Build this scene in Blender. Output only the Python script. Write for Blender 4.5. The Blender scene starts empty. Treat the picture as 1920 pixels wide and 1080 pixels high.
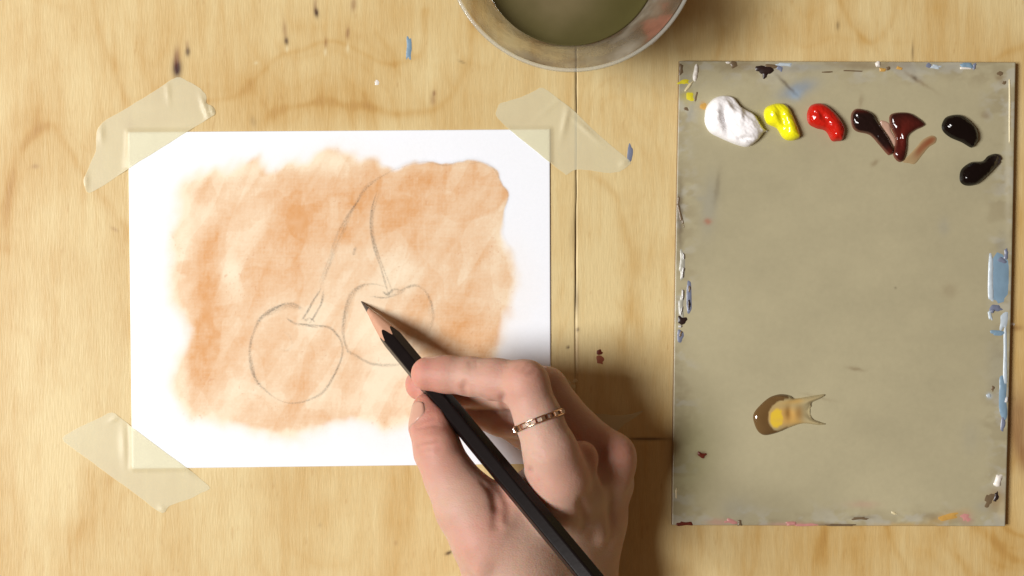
import bpy, bmesh, math, random
import numpy as np
from mathutils import Vector
from mathutils.geometry import delaunay_2d_cdt

# ------------------------------------------------------------------ camera, light, exposure
S = bpy.context.scene
COL = S.collection
F_PX, H_MM = 2365.0, 550.0            # focal length in photo pixels, camera height above the table in mm
cam_d = bpy.data.cameras.new("camera")
cam_d.sensor_width = 36.0
cam_d.lens = 36.0 * F_PX / 1920.0
cam_d.clip_start, cam_d.clip_end = 0.02, 20
cam = bpy.data.objects.new("camera", cam_d)
cam.location = (0, 0, H_MM / 1000)
COL.objects.link(cam)
S.camera = cam

w = bpy.data.worlds.new("World"); S.world = w; w.use_nodes = True
w.node_tree.nodes["Background"].inputs[0].default_value = (1.0, 0.61, 0.36, 1)
w.node_tree.nodes["Background"].inputs[1].default_value = 0.142

ld = bpy.data.lights.new("window_lamp", 'AREA')
ld.shape = 'DISK'; ld.size = 0.95; ld.energy = 85; ld.color = (1.0, 0.975, 0.95)
lamp = bpy.data.objects.new("window_lamp", ld)
lamp.location = (-1.60, -0.10, 1.80)
lamp.rotation_euler = (Vector((0, 0, 0)) - Vector(lamp.location)).to_track_quat('-Z', 'Y').to_euler()
COL.objects.link(lamp)

S.view_settings.view_transform = 'Standard'
S.view_settings.look = 'None'
S.view_settings.exposure = 0.0
S.view_settings.gamma = 1.0
S.cycles.transparent_max_bounces = 40
S.cycles.caustics_reflective = False
S.cycles.caustics_refractive = False

rnd = random.Random(7)

# ------------------------------------------------------------------ helpers
def W(px, py, h=0.0):
    """point (metres) at height h mm that stands at this place of the table"""
    k = (H_MM - h) / F_PX / 1000
    return ((px - 960) * k, -(py - 540) * k, h / 1000)

def Wmm(px, py, h=0.0):
    return np.array(W(px, py, h)) * 1000

def lin(c):
    c = np.asarray(c, float) / 255.0
    return np.where(c <= 0.04045, c / 12.92, ((c + 0.055) / 1.055) ** 2.4)

def tag(o, label=None, cat=None, group=None, kind=None):
    if label: o['label'] = label
    if cat: o['category'] = cat
    if group: o['group'] = group
    if kind: o['kind'] = kind
    return o

def empty(name, loc=(0, 0, 0)):
    o = bpy.data.objects.new(name, None)
    o.empty_display_size = 0.01
    o.location = loc
    COL.objects.link(o)
    return o

def mesh_obj(name, V, Fq=None, Ft=None, mat=None, parent=None, smooth=True, colors=None, faces=None):
    """V (n,3) metres in world space; Fq (m,4), Ft (m,3) index arrays or faces = list"""
    me = bpy.data.meshes.new(name)
    V = np.asarray(V, np.float32)
    if faces is not None:
        me.from_pydata([tuple(map(float, v)) for v in V], [], faces)
    else:
        loops = []; starts = []; n = 0
        if Fq is not None and len(Fq):
            Fq = np.asarray(Fq, np.int32); loops.append(Fq.ravel()); starts.append(np.arange(len(Fq)) * 4 + n); n += Fq.size
        if Ft is not None and len(Ft):
            Ft = np.asarray(Ft, np.int32); loops.append(Ft.ravel()); starts.append(np.arange(len(Ft)) * 3 + n); n += Ft.size
        loops = np.concatenate(loops); starts = np.concatenate(starts)
        me.vertices.add(len(V)); me.vertices.foreach_set("co", V.ravel())
        me.loops.add(len(loops)); me.loops.foreach_set("vertex_index", loops.astype(np.int32))
        me.polygons.add(len(starts)); me.polygons.foreach_set("loop_start", starts.astype(np.int32))
        me.update(calc_edges=True)
    me.validate()
    if smooth:
        me.polygons.foreach_set("use_smooth", np.ones(len(me.polygons), bool))
    if colors is not None:
        a = me.color_attributes.new("Col", 'FLOAT_COLOR', 'POINT')
        c = np.ones((len(V), 4), np.float32); c[:, :3] = colors
        a.data.foreach_set("color", c.ravel())
    if mat: me.materials.append(mat)
    o = bpy.data.objects.new(name, me)
    COL.objects.link(o)
    if parent is not None:
        o.parent = parent
        o.location = -Vector(parent.location)
    return o

# value noise -------------------------------------------------------
_tabs = {}
def vnoise(x, y, sx, sy, seed=0):
    if seed not in _tabs:
        _tabs[seed] = np.random.RandomState(seed + 11).rand(256, 256).astype(np.float32)
    T = _tabs[seed]
    x = np.asarray(x, np.float32) / sx; y = np.asarray(y, np.float32) / sy
    xi = np.floor(x).astype(int); yi = np.floor(y).astype(int)
    fx = x - xi; fy = y - yi
    fx = fx * fx * (3 - 2 * fx); fy = fy * fy * (3 - 2 * fy)
    a = T[xi & 255, yi & 255]; b = T[(xi + 1) & 255, yi & 255]
    c = T[xi & 255, (yi + 1) & 255]; d = T[(xi + 1) & 255, (yi + 1) & 255]
    return (a * (1 - fx) + b * fx) * (1 - fy) + (c * (1 - fx) + d * fx) * fy

def fbm(x, y, sx, sy, seed=0, o=4):
    r = 0; a = 1; t = 0
    for i in range(o):
        r = r + a * vnoise(x + 31.7 * i, y - 17.3 * i, sx / 2 ** i, sy / 2 ** i, seed + i); t += a; a *= 0.55
    return r / t

def sstep(a, b, x):
    t = np.clip((x - a) / (b - a), 0, 1)
    return t * t * (3 - 2 * t)

def catmull(P, n=6, closed=True):
    P = np.array(P, float); m = len(P); out = []
    rng = range(m) if closed else range(m - 1)
    for i in rng:
        if closed: p0, p1, p2, p3 = P[i - 1], P[i], P[(i + 1) % m], P[(i + 2) % m]
        else: p0, p1, p2, p3 = P[max(i - 1, 0)], P[i], P[i + 1], P[min(i + 2, m - 1)]
        for k in range(n):
            t = k / n
            out.append(0.5 * ((2 * p1) + (-p0 + p2) * t + (2 * p0 - 5 * p1 + 4 * p2 - p3) * t * t + (-p0 + 3 * p1 - 3 * p2 + p3) * t ** 3))
    if not closed: out.append(P[-1])
    return np.array(out)

def poly_dist(x, y, P, closed=True):
    """distance to polyline P (vectorised); with closed also the inside mask"""
    x = np.asarray(x, float); y = np.asarray(y, float)
    d = np.full(x.shape, 1e9); ins = np.zeros(x.shape, bool)
    m = len(P)
    for i in range(m if closed else m - 1):
        ax, ay = P[i]; bx, by = P[(i + 1) % m]
        ex, ey = bx - ax, by - ay
        L = ex * ex + ey * ey + 1e-9
        t = np.clip(((x - ax) * ex + (y - ay) * ey) / L, 0, 1)
        d = np.minimum(d, (x - ax - t * ex) ** 2 + (y - ay - t * ey) ** 2)
        if closed:
            c = ((ay > y) != (by > y))
            with np.errstate(divide='ignore', invalid='ignore'):
                ins ^= c & (x < ex * (y - ay) / (ey if abs(ey) > 1e-12 else 1e-12) + ax)
    d = np.sqrt(d)
    return (np.where(ins, d, -d)) if closed else d

def gauss(x, y, cx, cy, rx, ry, rot=0):
    c, s = math.cos(math.radians(rot)), math.sin(math.radians(rot))
    u = (x - cx) * c + (y - cy) * s; v = -(x - cx) * s + (y - cy) * c
    return np.exp(-(u / rx) ** 2 - (v / ry) ** 2)

def mixc(a, b, t):
    t = np.asarray(t)[..., None]
    return a * (1 - t) + b * t

# materials ---------------------------------------------------------
def new_mat(name):
    m = bpy.data.materials.new(name); m.use_nodes = True
    nt = m.node_tree; nt.nodes.clear()
    out = nt.nodes.new('ShaderNodeOutputMaterial')
    b = nt.nodes.new('ShaderNodeBsdfPrincipled')
    nt.links.new(b.outputs[0], out.inputs[0])
    return m, nt, b, out

def N(nt, t, **kw):
    n = nt.nodes.new(t)
    for k, v in kw.items(): setattr(n, k, v)
    return n

def bump(nt, b, scale, strength, dist, vec_scale=(1, 1, 1), detail=4, rough=0.55):
    tc = N(nt, 'ShaderNodeTexCoord'); mp = N(nt, 'ShaderNodeMapping')
    mp.inputs['Scale'].default_value = vec_scale
    nz = N(nt, 'ShaderNodeTexNoise'); nz.inputs['Scale'].default_value = scale
    nz.inputs['Detail'].default_value = detail; nz.inputs['Roughness'].default_value = rough
    bp = N(nt, 'ShaderNodeBump'); bp.inputs['Strength'].default_value = strength; bp.inputs['Distance'].default_value = dist
    nt.links.new(tc.outputs['Object'], mp.inputs[0]); nt.links.new(mp.outputs[0], nz.inputs['Vector'])
    nt.links.new(nz.outputs[0], bp.inputs['Height']); nt.links.new(bp.outputs[0], b.inputs['Normal'])
    return nz

def mat_plain(name, rgb, rough=0.5, metal=0, spec=0.5, var=0.0, vscale=200, bmp=None, **kw):
    m, nt, b, out = new_mat(name)
    b.inputs['Base Color'].default_value = (*rgb, 1)
    b.inputs['Roughness'].default_value = rough; b.inputs['Metallic'].default_value = metal
    b.inputs['Specular IOR Level'].default_value = spec
    for k, v in kw.items(): b.inputs[k.replace('_', ' ')].default_value = v
    if var:
        tc = N(nt, 'ShaderNodeTexCoord'); nz = N(nt, 'ShaderNodeTexNoise'); nz.inputs['Scale'].default_value = vscale
        nz.inputs['Detail'].default_value = 5
        mr = N(nt, 'ShaderNodeMapRange'); mr.inputs[3].default_value = 1 - var; mr.inputs[4].default_value = 1 + var
        mx = N(nt, 'ShaderNodeVectorMath', operation='SCALE'); mx.inputs[0].default_value = rgb
        nt.links.new(tc.outputs['Object'], nz.inputs['Vector']); nt.links.new(nz.outputs[0], mr.inputs[0])
        nt.links.new(mr.outputs[0], mx.inputs['Scale']); nt.links.new(mx.outputs[0], b.inputs['Base Color'])
    if bmp: bump(nt, b, *bmp)
    return m

def mat_attr(name, rough=0.5, spec=0.5, bmp=None, fine=None, **kw):
    """colour attribute times fine noise grain; fine = (scale vec, scale, amount)"""
    m, nt, b, out = new_mat(name)
    at = N(nt, 'ShaderNodeAttribute', attribute_name='Col')
    src = at.outputs['Color']
    if fine:
        vs, sc, amt = fine
        tc = N(nt, 'ShaderNodeTexCoord'); mp = N(nt, 'ShaderNodeMapping'); mp.inputs['Scale'].default_value = vs
        nz = N(nt, 'ShaderNodeTexNoise'); nz.inputs['Scale'].default_value = sc; nz.inputs['Detail'].default_value = 6
        nz.inputs['Roughness'].default_value = 0.65
        mr = N(nt, 'ShaderNodeMapRange'); mr.inputs[1].default_value = 0.25; mr.inputs[2].default_value = 0.75
        mr.inputs[3].default_value = 1 - amt; mr.inputs[4].default_value = 1 + amt
        mx = N(nt, 'ShaderNodeVectorMath', operation='SCALE')
        nt.links.new(tc.outputs['Object'], mp.inputs[0]); nt.links.new(mp.outputs[0], nz.inputs['Vector'])
        nt.links.new(nz.outputs[0], mr.inputs[0]); nt.links.new(src, mx.inputs[0]); nt.links.new(mr.outputs[0], mx.inputs['Scale'])
        src = mx.outputs[0]
    nt.links.new(src, b.inputs['Base Color'])
    b.inputs['Roughness'].default_value = rough; b.inputs['Specular IOR Level'].default_value = spec
    for k, v in kw.items(): b.inputs[k.replace('_', ' ')].default_value = v
    if bmp: bump(nt, b, *bmp)
    return m

# ------------------------------------------------------------------ table top (plywood face veneers)
def wood_color(x, y):
    """x, y in photo pixels of the table plane -> linear colour"""
    pale = lin((238, 214, 166)); gold = lin((212, 170, 104)); deep = lin((182, 130, 64))
    wx = x + 26 * (fbm(x, y, 110, 170, 3, 3) - .5) * 2; wy = y + 16 * (fbm(x, y, 120, 240, 5, 3) - .5) * 2
    t = 0.30 + 0.95 * (fbm(wx, wy, 110, 420, 20, 4) - .5) + 0.42 * (fbm(wx, wy, 260, 130, 25, 3) - .5) + 0.34 * (fbm(x, y, 34, 70, 28, 3) - .5)
    fld = fbm(x + 900, y + 300, 300, 620, 130, 3) + 0.02 * fbm(x, y, 40, 90, 133, 2)
    ring_ = np.abs(((fld * 15) % 1.0) - .5) * 2
    t += 0.16 * (ring_ ** 3 - .25) * (.35 + .9 * fbm(x, y, 90, 90, 136, 3))
    t += 0.40 * (fbm(x, y, 13, 190, 40, 4) - .5)
    t += 0.34 * (fbm(x, y, 5, 60, 60, 3) - .5)
    t += 0.10 * (fbm(x, y, 40, 14, 66, 3) - .5)
    # large figure of the veneer: darker zones
    for cx, cy, rx, ry, rot, a in [(600, 190, 260, 60, 0, .40), (600, 45, 260, 40, 0, .12), (150, 130, 50, 120, 0, -.25), (800, 60, 40, 90, 0, -.22), (880, 240, 60, 40, 0, .2), (470, 60, 170, 70, 0, .06), (640, 60, 160, 50, 0, .05),
                                   (30, 330, 40, 190, 8, .16), (90, 300, 50, 40, 0, .12), (170, 980, 40, 120, 12, .22),
                                   (760, 1000, 160, 160, 0, .08), (1140, 470, 45, 160, 0, -.10), (1640, 40, 50, 30, 0, -.15),
                                   (1560, 60, 330, 70, 0, .26), (1140, 450, 60, 260, 0, -.22), (1900, 80, 80, 90, 0, .16), (1905, 500, 60, 400, 0, .22),
                                   (1600, 1040, 420, 80, 0, .14), (50, 620, 20, 200, 2, -.22), (95, 430, 60, 120, 0, -.10),
                                   (430, 1000, 60, 90, 0, -.06), (1230, 500, 30, 160, 0, -.08)]:
        t = t + a * gauss(x, y, cx, cy, rx, ry, rot)
    veins = [([(192, -60), (196, 0), (200, 60), (213, 130), (236, 200), (270, 300)], 7, .30),
             ([(0, 470), (15, 380), (40, 300), (62, 258), (85, 240), (108, 250), (135, 285), (160, 330), (200, 385), (245, 440), (330, 520)], 8, .32),
             ([(395, 192), (450, 178), (500, 138), (540, 103), (600, 84), (640, 84), (700, 108), (742, 112), (790, 90), (800, 20)], 6, .22),
             ([(490, 300), (510, 232), (545, 206), (600, 196), (680, 200), (760, 208), (815, 200), (858, 140), (878, 60), (885, -40)], 7, .26),
             ([(270, 70), (280, 130), (310, 180)], 9, .14), ([(700, 60), (730, 90), (735, 115)], 6, .14),
             ([(1105, 322), (1140, 345), (1165, 390), (1184, 450), (1190, 510), (1183, 570), (1166, 618), (1160, 680)], 7, .27),
             ([(232, 860), (205, 880), (188, 905), (168, 950), (155, 1010), (150, 1090)], 13, .20),
             ([(738, 900), (742, 980), (736, 1090)], 6, .13), ([(300, 900), (310, 1000), (300, 1090)], 5, .08),
             ([(1575, 10), (1592, 45), (1615, 70), (1640, 84), (1665, 62), (1690, 20), (1700, -30)], 6, .28),
             ([(1360, 60), (1350, 90), (1340, 118)], 5, .20), ([(1840, 118), (1880, 98), (1930, 78)], 6, .28),
             ([(1430, 975), (1428, 1030), (1410, 1090)], 7, .28), ([(1558, 975), (1548, 1030), (1540, 1090)], 7, .26),
             ([(1600, 980), (1598, 1040), (1605, 1090)], 6, .18), ([(1655, 980), (1668, 1020), (1690, 1060), (1700, 1100)], 8, .26),
             ([(1760, 980), (1772, 1030), (1800, 1060), (1830, 1100)], 8, .26), ([(1820, 980), (1846, 1020), (1890, 1050), (1940, 1062)], 9, .30),
             ([(1870, 990), (1900, 1010), (1940, 1020)], 6, .25), ([(1500, 980), (1490, 1100)], 6, .12)]
    for P, wd, a in veins:
        PP = catmull(P, 4, False)
        d = poly_dist(wx, wy, PP, False)
        md = 0.25 + 1.25 * fbm(x, y, 60, 50, 90, 3); t = t + 1.1 * a * np.exp(-(d / (wd * (.6 + .9 * fbm(x, y, 80, 80, 95, 2)))) ** 2) * md + a * 0.55 * np.exp(-(d / (wd * 4.5)) ** 2) * md
    t = np.clip(t, -0.1, 1.6)
    c = mixc(pale, gold, np.clip(t, 0, 1)); c = mixc(c, deep, np.clip(t - 0.85, 0, 1) * 1.1)
    # flecks of the pores
    pore = sstep(0.80, 0.93, fbm(x, y, 3.0, 26, 71, 2))
    c = mixc(c, deep, pore * 0.28)
    # knots and stains
    dark = lin((58, 26, 16)); red = lin((120, 52, 28))
    for cx, cy, rx, ry, rot, a, col in [
        (332, 128, 8, 17, 0, 1, dark), (331, 108, 5, 18, 4, .6, red), (352, 97, 4, 8, 0, .8, dark), (351, 84, 3, 9, 0, .3, red),
        (593, 23, 4, 9, -10, .95, dark), (591, 8, 3, 12, 0, .4, red), (537, 77, 3.5, 7, -8, .85, dark), (534, 56, 4, 16, -6, .35, red),
        (611, 80, 2.5, 9, 0, .45, red), (652, 62, 3.2, 10, 5, .55, red), (663, 8, 5, 12, 5, .45, red), (814, 175, 3, 5, 0, .6, red), (812, 188, 5, 9, 0, .35, red),
        (866, 116, 7, 2, 25, .4, dark), (475, 228, 5, 10, -15, .22, dark),
        (1065, 651, 2.5, 2.5, 0, .9, dark), (1083, 618, 3, 3.5, 0, .7, dark), (1081, 565, 3.5, 30, 0, .55, dark), (1076, 430, 6, 40, 4, .22, dark), (1081, 660, 4, 40, 0, .35, red),
        (841, 1037, 6, 3, -20, .85, dark), (848, 1032, 5, 2, -30, .4, dark), (1213, 823, 36, 2.6, 0, .8, dark),
        (1908, 790, 20, 60, 0, .55, red), (1925, 860, 16, 40, -20, .5, red), (1905, 615, 12, 5, 0, .4, red), (1712, 98, 1.6, 18, 0, .6, dark), (1571, 48, 3, 8, 0, .45, dark),
        (66, 312, 7, 4, 0, .3, red), (215, 430, 8, 3, 30, .3, red), (1545, 690, 1, 1, 0, 0, dark),
        (600, 985, 3, 4, 0, .15, dark), (742, 1018, 3, 4, 0, .25, red)]:
        c = mixc(c, col, a * np.clip(gauss(x, y, cx, cy, rx, ry, rot) * 1.25, 0, 1))
    for cx, cy, rx, ry in [(610, 98, 3, 7), (652, 90, 3, 8), (538, 92, 3, 6), (480, 118, 3, 3)]:
        c = mixc(c, lin((250, 236, 200)), .6 * gauss(x, y, cx, cy, rx, ry))
    return c * np.array((0.74, 0.76, 0.69))

table = empty("table_top")
tag(table, "pale birch plywood table top with knots, seen from straight above", "table", kind="structure")
wood_mat = mat_attr("birch_veneer", rough=0.48, spec=0.35, fine=((14, 1, 1), 170, 0.085), bmp=(150, 0.35, 0.0003, (9, 1, 1)))
core_mat = mat_plain("plywood_core", (0.13, 0.065, 0.028), 0.8, var=0.2)

def spaced(lo, hi, dlo, dhi, step, nout):
    a = np.linspace(lo, dlo, nout, endpoint=False); b = np.arange(dlo, dhi, step); c = np.linspace(dhi, hi, nout)
    return np.concatenate([a, b, c])

def veneer(x_of_edges, name="veneer_sheet"):
    """x_of_edges(u, ypx) maps u to x px; u arrays"""
    us, fn = x_of_edges
    ys = spaced(-700, 2000, -14, 1094, 3.0, 14)
    U, Y = np.meshgrid(us, ys)
    X = fn(U, Y)
    col = wood_color(X, Y)
    k = H_MM / F_PX / 1000
    Z = 0.00004 * (fbm(X, Y, 260, 420, 8, 2) - .5)
    # edge rounds into the seam
    V = np.stack([(X - 960) * k, -(Y - 540) * k, Z - 0.00003], -1)
    n, m = X.shape
    idx = np.arange(n * m).reshape(n, m)
    Fq = np.stack([idx[1:, :-1], idx[1:, 1:], idx[:-1, 1:], idx[:-1, :-1]], -1).reshape(-1, 4)
    V = V.reshape(-1, 3); col = col.reshape(-1, 3)
    # skirt
    ring = np.concatenate([idx[0, :], idx[1:, -1], idx[-1, -2::-1], idx[-2:0:-1, 0]])
    base = len(V)
    low = V[ring].copy(); low[:, 2] = -0.0006
    V = np.concatenate([V, low]); col = np.concatenate([col, col[ring] * 0.6])
    r2 = np.arange(len(ring)) + base
    sk = np.stack([ring, np.roll(ring, -1), np.roll(r2, -1), r2], -1)
    return mesh_obj(name, V, np.concatenate([Fq, sk]), mat=wood_mat, parent=table, colors=col)

def seam(y): return 1080 + 1.2 * np.sin(y / 130.0) + 1.5 * (fbm(y, y * 0, 40, 40, 2, 3) - .5)
def gapw(y): return 0.06 + 0.75 * np.exp(-((y - 500) / 80.0) ** 2) + 0.42 * sstep(640, 420, y)
uL = np.concatenate([np.linspace(-900, -14, 12, endpoint=False), np.arange(-14, 1076, 3.0), [1080]])
veneer((uL, lambda U, Y: np.where(U >= 1079.9, seam(Y) - gapw(Y), np.minimum(U, seam(Y) - gapw(Y) - .4))))
uR = np.concatenate([[1080], np.arange(1084, 1934, 3.0), np.linspace(1934, 2800, 12)])
veneer((uR, lambda U, Y: np.where(U <= 1080.1, seam(Y) + gapw(Y), np.maximum(U, seam(Y) + gapw(Y) + .4))))

def box(name, lo, hi, mat, parent=None, bev=0.0):
    bm = bmesh.new(); bmesh.ops.create_cube(bm, size=1)
    for v in bm.verts:
        v.co = Vector([lo[i] if v.co[i] < 0 else hi[i] for i in range(3)])
    if bev: bmesh.ops.bevel(bm, geom=bm.edges[:], offset=bev, segments=2, affect='EDGES')
    me = bpy.data.meshes.new(name); bm.to_mesh(me); bm.free()
    me.materials.append(mat); o = bpy.data.objects.new(name, me); COL.objects.link(o)
    if parent is not None: o.parent = parent; o.location = -Vector(parent.location)
    return o
kk = H_MM / F_PX / 1000
box("plywood_core", ((-900 - 960) * kk, -(2000 - 540) * kk, -0.018), ((2800 - 960) * kk, (700 + 540) * kk, -0.0006), core_mat, table)

# ------------------------------------------------------------------ outline -> domed or sheet mesh
def tri_poly(P, step, jitter=0.25, seed=1):
    """constrained triangulation of closed outline P (px). returns pts (n,2), tris, nb (first nb are the outline)"""
    P = np.asarray(P, float)
    r = np.random.RandomState(seed)
    x0, y0 = P.min(0); x1, y1 = P.max(0)
    gx, gy = np.meshgrid(np.arange(x0, x1, step), np.arange(y0, y1, step))
    gx = gx + (r.rand(*gx.shape) - .5) * step * jitter; gy = gy + (r.rand(*gy.shape) - .5) * step * jitter
    sd = poly_dist(gx, gy, P)
    k = sd > step * 0.45
    pts = [Vector(p) for p in P] + [Vector((a, b)) for a, b in zip(gx[k], gy[k])]
    face = [list(range(len(P)))]
    v, e, f, ov, oe, of = delaunay_2d_cdt(pts, [], face, 1, 1e-5)
    V = np.array([tuple(a) for a in v]); T = np.array([list(a) for a in f if len(a) == 3])
    # px y runs down: orient so that world normal is up
    a = V[T[:, 1]] - V[T[:, 0]]; b = V[T[:, 2]] - V[T[:, 0]]
    cr = a[:, 0] * b[:, 1] - a[:, 1] * b[:, 0]
    T[cr > 0] = T[cr > 0][:, ::-1]
    return V, T

def dome(name, P, hmax, mat, base_h=0.0, R=None, extras=(), step=2.2, n=5, color=None, parent=None, rough=0.0, seed=1, smooth_outline=True, power=0.5):
    P = catmull(P, n) if smooth_outline else np.array(P, float)
    V, T = tri_poly(P, step, seed=seed)
    sd = np.maximum(poly_dist(V[:, 0], V[:, 1], P), 0)
    if R is None: R = sd.max() * 0.8
    q = np.clip(sd / R, 0, 1)
    z = hmax * (1 - (1 - q) ** 2) ** power
    edge = sstep(0, 3.5, sd)
    for cx, cy, rx, ry, rot, a in extras:
        z = z + a * edge * gauss(V[:, 0], V[:, 1], cx, cy, rx, ry, rot)
    if rough:
        rr_ = fbm(V[:, 0] * .7 + V[:, 1] * .7, V[:, 1] * .7 - V[:, 0] * .7, 16, 5.5, seed + 40, 3)
        z = z + rough * edge * ((fbm(V[:, 0], V[:, 1], 7, 7, seed + 30, 3) - .5) * 2 + 1.6 * ((1 - np.abs(2 * rr_ - 1)) ** 3 - .5))
    z = np.where(sd > 0.3, np.maximum(z, 0.02), -0.02)
    k = (H_MM - base_h) / F_PX / 1000
    co = np.stack([(V[:, 0] - 960) * k, -(V[:, 1] - 540) * k, (base_h + z) / 1000], -1)
    colr = None
    if color is not None:
        colr = color(V[:, 0], V[:, 1], sd)
    return mesh_obj(name, co, Ft=T, mat=mat, parent=parent, colors=colr)

def ragged(cx, cy, rx, ry, rot=0, n=13, amt=0.3, seed=None):
    r = random.Random(seed if seed is not None else rnd.random())
    c, s = math.cos(math.radians(rot)), math.sin(math.radians(rot)); P = []
    for i in range(n):
        a = 2 * math.pi * i / n; q = 1 + amt * (r.random() - .5) * 2
        ca, sa = math.cos(a), math.sin(a); u, v = rx * q * math.copysign(abs(ca) ** .7, ca), ry * q * math.copysign(abs(sa) ** .7, sa)
        P.append((cx + u * c - v * s, cy + u * s + v * c))
    return P

def paintmat(name, rgb255, rough=0.35, scale=0.85, **kw):
    return mat_plain(name, tuple(lin(rgb255) * scale), rough, var=0.12, vscale=260, bmp=(500, 0.25, 0.0003), **kw)

M_blue = paintmat("dried_blue_paint", (128, 158, 180)); M_paleblue = paintmat("dried_pale_blue_paint", (190, 204, 214))
M_bgrey = paintmat("dried_blue_grey_paint", (120, 128, 150)); M_white = paintmat("dried_white_paint", (238, 234, 226))
M_black = paintmat("dried_black_paint", (42, 28, 26)); M_brown = paintmat("dried_brown_paint", (116, 98, 74))
M_yel = paintmat("dried_yellow_paint", (222, 210, 50)); M_cream = paintmat("dried_cream_paint", (226, 214, 172))
M_orange = paintmat("dried_ochre_paint", (206, 162, 84)); M_pink = paintmat("dried_pink_paint", (206, 146, 140))
M_redbr = paintmat("dried_red_brown_paint", (150, 86, 62)); M_film = paintmat("dried_grey_film", (176, 176, 164))
M_dred = paintmat("dried_dark_red_paint", (104, 40, 26)); M_silver = paintmat("dried_silver_paint", (205, 205, 205), 0.2)

def speck(cx, cy, rx, ry, rot, mat, h=0.12, base=0.0, parent=None, name="paint_speck", amt=0.25, label=None):
    P = ragged(cx, cy, rx * 1.08, ry * 1.08, rot, amt=min(amt * .9 + .05, .38), seed=int(cx * 7 + cy))
    o = dome(name, P, h, mat, base, step=max(1.2, min(rx, ry) * 0.5), n=3, parent=parent, rough=h * 0.25, seed=int(cx) % 50)
    if label: o['label'] = label
    return o

for a in [(767, 92, 4.5, 20, 0, M_blue, "slate blue paint mark"), (1182, 288, 4.5, 15, 5, M_bgrey, "blue grey paint mark beside the tape"),
          (707, 155, 4, 4, 0, M_white, "white paint dot"), (1124, 661, 5, 5, 0, M_dred, "dark red paint drop"), (1125, 675, 7, 8, 0, M_redbr, "red brown paint drop"),
          (1066, 716, 5, 3, 40, M_cream, "cream paint crumb in the shade"), (1078, 714, 4, 3, -30, M_cream, "cream paint crumb in the shade"),
          (1073, 724, 5, 3, 10, M_cream, "cream paint crumb in the shade"), (1898, 608, 4, 2.2, 5, M_white, "white paint crumb by the palette edge")]:
    speck(*a[:6], h=0.12, parent=table, label=a[6])

# ------------------------------------------------------------------ sheet of primed paper with the wash
PZ = 0.55   # thickness mm
PC = [(241, 248), (1031, 242.5), (1033, 869), (248.5, 878.5)]      # corners
def paper_uv(u, v):
    a, b, c, d = [np.array(p, float) for p in PC]
    x = (a[0] * (1 - u) + b[0] * u) * (1 - v) + (d[0] * (1 - u) + c[0] * u) * v
    y = (a[1] * (1 - u) + b[1] * u) * (1 - v) + (d[1] * (1 - u) + c[1] * u) * v
    return x, y

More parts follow.
